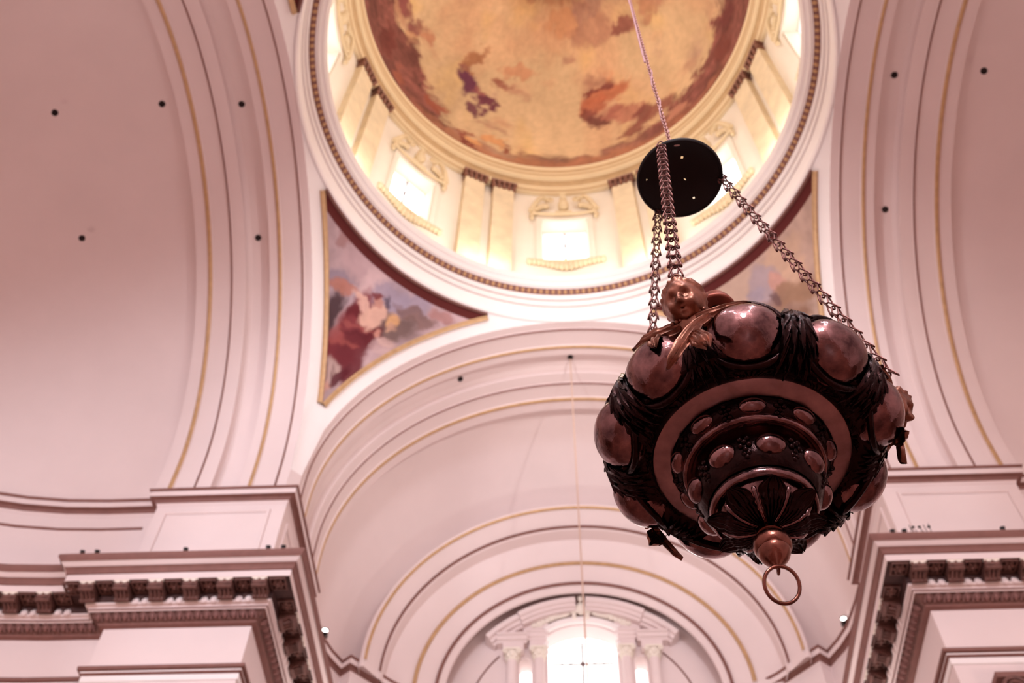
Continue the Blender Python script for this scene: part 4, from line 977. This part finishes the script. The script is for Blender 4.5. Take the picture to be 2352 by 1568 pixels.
for ci, adeg in enumerate((-120, -7, 120)):
    a = math.radians(adeg); rad = Vector((math.cos(a), math.sin(a), 0)); t = Vector((-math.sin(a), math.cos(a), 0))
    lean = .62                                          # faces outwards and down
    fy = rad*math.cos(lean)-Vector((0, 0, 1))*math.sin(lean); fx = fy.cross(Vector((0, 0, 1))).normalized(); fz = fx.cross(fy)
    H = frame(polar(a, .450, 4.350), fx, fy, fz)
    bm = bmesh.new(); tube(bm, [polar(a, .375, 4.27), polar(a, .41, 4.285), H @ Vector((0, -.02, -.03))], [.05, .042, .034], 14); part(bm, 'neck', BRASS, ang=60)
    bm = cherub_head(); bmesh.ops.transform(bm, matrix=H, verts=bm.verts); part(bm, 'cherub_head', BRASS, ang=80)
    bm = ribbon(a, [(-7, .410, 4.215), (0, .425, 4.200), (9, .436, 4.186), (16, .436, 4.203), (22, .426, 4.230), (25, .415, 4.245)], [.020, .026, .026, .020, .013, .002], 3, .05, bulge=.012); part(bm, 'wing', BRASS, ang=60)
    bm = ribbon(a, [(3, .415, 4.212), (-6, .425, 4.190), (-13, .432, 4.190), (-20, .434, 4.208), (-26, .430, 4.235)], [.018, .028, .036, .034, .004], 4, .22, bulge=.014, ruffle=.012); part(bm, 'wing', BRASS, ang=60)
    if ci == 0:
        bm = ribbon(a, [(-13, .440, 4.18), (-13.5, .462, 4.155), (-13, .472, 4.125), (-12.6, .470, 4.095)], [.018, .026, .018, .002], 3, .1, slant=.2); part(bm, 'hanging_leaf', BRASS, ang=60)
    bm = ribbon(a, [(8, .440, 4.180), (3, .452, 4.140), (0, .460, 4.095), (-3.5, .464, 4.050), (-7, .462, 4.010), (-10, .452, 3.985)], [.012, .022, .026, .026, .020, .003], 4, .06, bulge=.012, slant=.2, tuck=ci > 0); part(bm, 'hanging_leaf', BRASS, ang=60)
    bm = ribbon(a, [(-1, .446, 4.110), (2, .462, 4.070), (4, .470, 4.030), (5.5, .466, 3.985)], [.014, .028, .032, .006], 5, .05, bulge=.012, slant=.2, tuck=ci > 0); part(bm, 'hanging_leaf', BRASS, ang=60)
    bm = bmesh.new()                                    # beaded collar under the chin
    for k in range(8):
        x = (k-3.5)*.013; ellipsoid(bm, polar(a+x/.41, .440-.4*x*x, 4.290+.2*abs(x)+.15*x), (.008, .008, .008), None, 8, 6)
    part(bm, 'beaded_collar', BRASS, ang=80)
    bm = bmesh.new(); tube(bm, [H @ Vector((.014*math.cos(u), -.01+.004*math.sin(u), .085+.014*math.sin(u))) for u in [2*PI*k/16 for k in range(16)]], .004, 6, closed=True)
    tube(bm, [H @ Vector((0, -.01, .055)), H @ Vector((0, -.01, .078))], .006, 8); part(bm, 'chain_loop', BRASS)
# cup on the stem above the bowl
bm = bmesh.new(); lathe(bm, zl([(.05, 4.43), (.035, 4.45), (.02, 4.5), (.016, 4.7), (.02, 4.86), (.03, 4.885)]), 24); part(bm, 'stem', DARKCU)
bm = bmesh.new(); lathe(bm, zl([(.002, 4.885), (.03, 4.885), (.066, 4.888), (.072, 4.893), (.073, 4.90), (.068, 4.91), (.064, 4.93), (.055, 4.95), (.04, 4.965), (.02, 4.973), (.002, 4.975)]), 36); part(bm, 'cup', REDCU, ang=50)

# black canopy disc with small holes
PX, PY = 2.1*(math.sin(.2825)-math.sin(AZ_L)), 2.1*(math.cos(.2825)-math.cos(AZ_L)); ZP = 6.03-Z0; RP = .192
bm = bmesh.new(); nA, nR = 72, 20
rr_ = [RP*.93*i/nR for i in range(1, nR+1)]
holes = []
for (dx, dy) in ((.012, -.085), (.030, .028), (.070, .112), (-.150, .0)):
    holes.append((dx, dy))
def dome_z(r): return .055*(1-(r/(RP*.93))**2)
pts = [[Vector((r*math.cos(2*PI*k/nA), r*math.sin(2*PI*k/nA), dome_z(r))) for r in rr_] for k in range(nA)]
hs = {}
for hi, (hx, hy) in enumerate(holes):
    best = min(((k, j) for k in range(nA) for j in range(nR-1)), key=lambda kj: (pts[kj[0]][kj[1]].to_2d()+(pts[(kj[0]+1) % nA][kj[1]+1]).to_2d()-2*Vector((hx, hy))).length)
    hs[best] = hi
for (k, j), hi in hs.items():                           # pull the four corners into a small round hole
    ids = ((k, j), ((k+1) % nA, j), ((k+1) % nA, j+1), (k, j+1)); c_ = sum((pts[a_][b_] for a_, b_ in ids), Vector())/4
    for a_, b_ in ids:
        v = pts[a_][b_]-c_; v = v.normalized()*(.0085, .006, .006, .004)[hi]; pts[a_][b_] = c_+v
grid(bm, pts, close_u=True, skip=lambda i, j: (i, j) in hs)
cv = bm.verts.new((0, 0, dome_z(0)+.0)); bm.verts.ensure_lookup_table()
for k in range(nA): bm.faces.new((cv, bm.verts[k*nR], bm.verts[((k+1) % nA)*nR]))
lathe(bm, [(RP*.93, 0), (RP*.935, -.006), (RP*.97, -.008), (RP, -.002), (RP*1.005, .006), (RP*.98, .012), (RP*.93, .012), (RP*.93, 0)], 72)
for v in bm.verts: v.co += Vector((PX, PY, ZP))
pl = part(bm, 'canopy_disc', IRON, ang=40, tilt=False)
bm = bmesh.new(); lathe(bm, [(.035, .055), (.03, .07), (.02, .08), (.012, .10), (.002, .105)], 20)
for v in bm.verts: v.co += Vector((PX, PY, ZP))
finish(bm, 'canopy_cap', NICKEL, pl, weld=1e-6)
bm = bmesh.new(); ellipsoid(bm, (PX-.02, PY-.16, ZP+.018), (.026, .012, .008), None, 10, 6); finish(bm, 'rim_highlight', NICKEL, pl)  # pale blob standing in for a highlight on the disc

# chains: every link is an object
def link_mesh(name, a, b, w, r, m):
    bm = bmesh.new(); tube(bm, [(b*math.cos(t), w*math.sin(t)*(1-.25*math.cos(t)**4), a*math.cos(t)**2) for t in [2*PI*k/28 for k in range(28)]], r, 6, closed=True)
    o = finish(bm, name, m, None, ang=80, weld=1e-6); me = o.data; bpy.data.objects.remove(o); return me
LK = link_mesh('link', .056, .0135, .0210, .0033, CHAINM)
def chain(p0, p1, pitch, me, parent, sag=.0, name='chain', twist=0.0):
    ch = empty(name, p0, parent); d = p1-p0; L = d.length; n = int(L/pitch); ax0 = d.normalized()
    for i in range(n):
        s = (i+.5)/n; p = d*s+Vector((0, 0, -4*sag*s*(1-s)))
        z = (d+Vector((0, 0, -4*sag*(1-2*s)))).normalized(); x = z.orthogonal().normalized(); y = z.cross(x)
        q = (i % 2)*PI/2+twist+.12*math.sin(i*1.7); xx = x*math.cos(q)+y*math.sin(q)
        inst(me, 'link', ch, frame(p, xx, z.cross(xx), z))
    return ch
for adeg in (-120, 0, 120):
    a = math.radians(adeg); pd = math.radians(adeg+1)
    top = Vector((PX+.185*math.cos(pd), PY+.185*math.sin(pd), ZP-.004))
    rr, zz_ = .492, 4.432
    bot = TILT @ RING_X @ polar(math.radians({-120: -120, 0: -11, 120: 120}[adeg]), rr, zz_)
    chain(bot, top, .0430, LK, LAMP, twist=adeg*.02)
    bm = bmesh.new(); tube(bm, [top+Vector((.012*math.cos(u), 0, .012*math.sin(u)-.004)) for u in [2*PI*k/14 for k in range(14)]], .0035, 6, closed=True); finish(bm, 'chain_hook', CHAINM, pl)
# suspension chain above the disc, with a pale strap wound round it
LS = link_mesh('link', .0, .0, .0, .0, CHAINL) if False else None
bm = bmesh.new(); tube(bm, [(.0095*math.cos(t), 0, .0185*math.sin(t)) for t in [2*PI*k/16 for k in range(16)]], .0032, 5, closed=True)
o = finish(bm, 'link', CHAINL, None, ang=80, weld=1e-6); LS = o.data; bpy.data.objects.remove(o)
c0 = Vector((PX, PY, ZP+.10)); zt = 9.0-Z0
ch = empty('suspension_chain', c0, LAMP); n = int((zt-ZP-.10)/.025)
for i in range(n):
    inst(LS, 'link', ch, Matrix.Translation((0, 0,   .016+i*.025)) @ Matrix.Rotation((i % 2)*PI/2+.3, 4, 'Z'))
bm = bmesh.new(); tube(bm, [c0+Vector((.010*math.cos(u*2.2), .010*math.sin(u*2.2), u*.16+.45)) for u in np.linspace(0, 6, 40)], .0035, 6); finish(bm, 'strap', STRAP, LAMP)
bm = bmesh.new(); tube(bm, [c0+Vector((-.012+.004*math.sin(u*3), -.006, u)) for u in np.linspace(1.5, 2.85, 20)], .005, 6); finish(bm, 'strap', STRAP, LAMP)
bm = bmesh.new(); tube(bm, [(PX, PY, zt), (PX, PY, 28.44-Z0)], .008, 8); finish(bm, 'suspension_cable', CHAINL, LAMP)
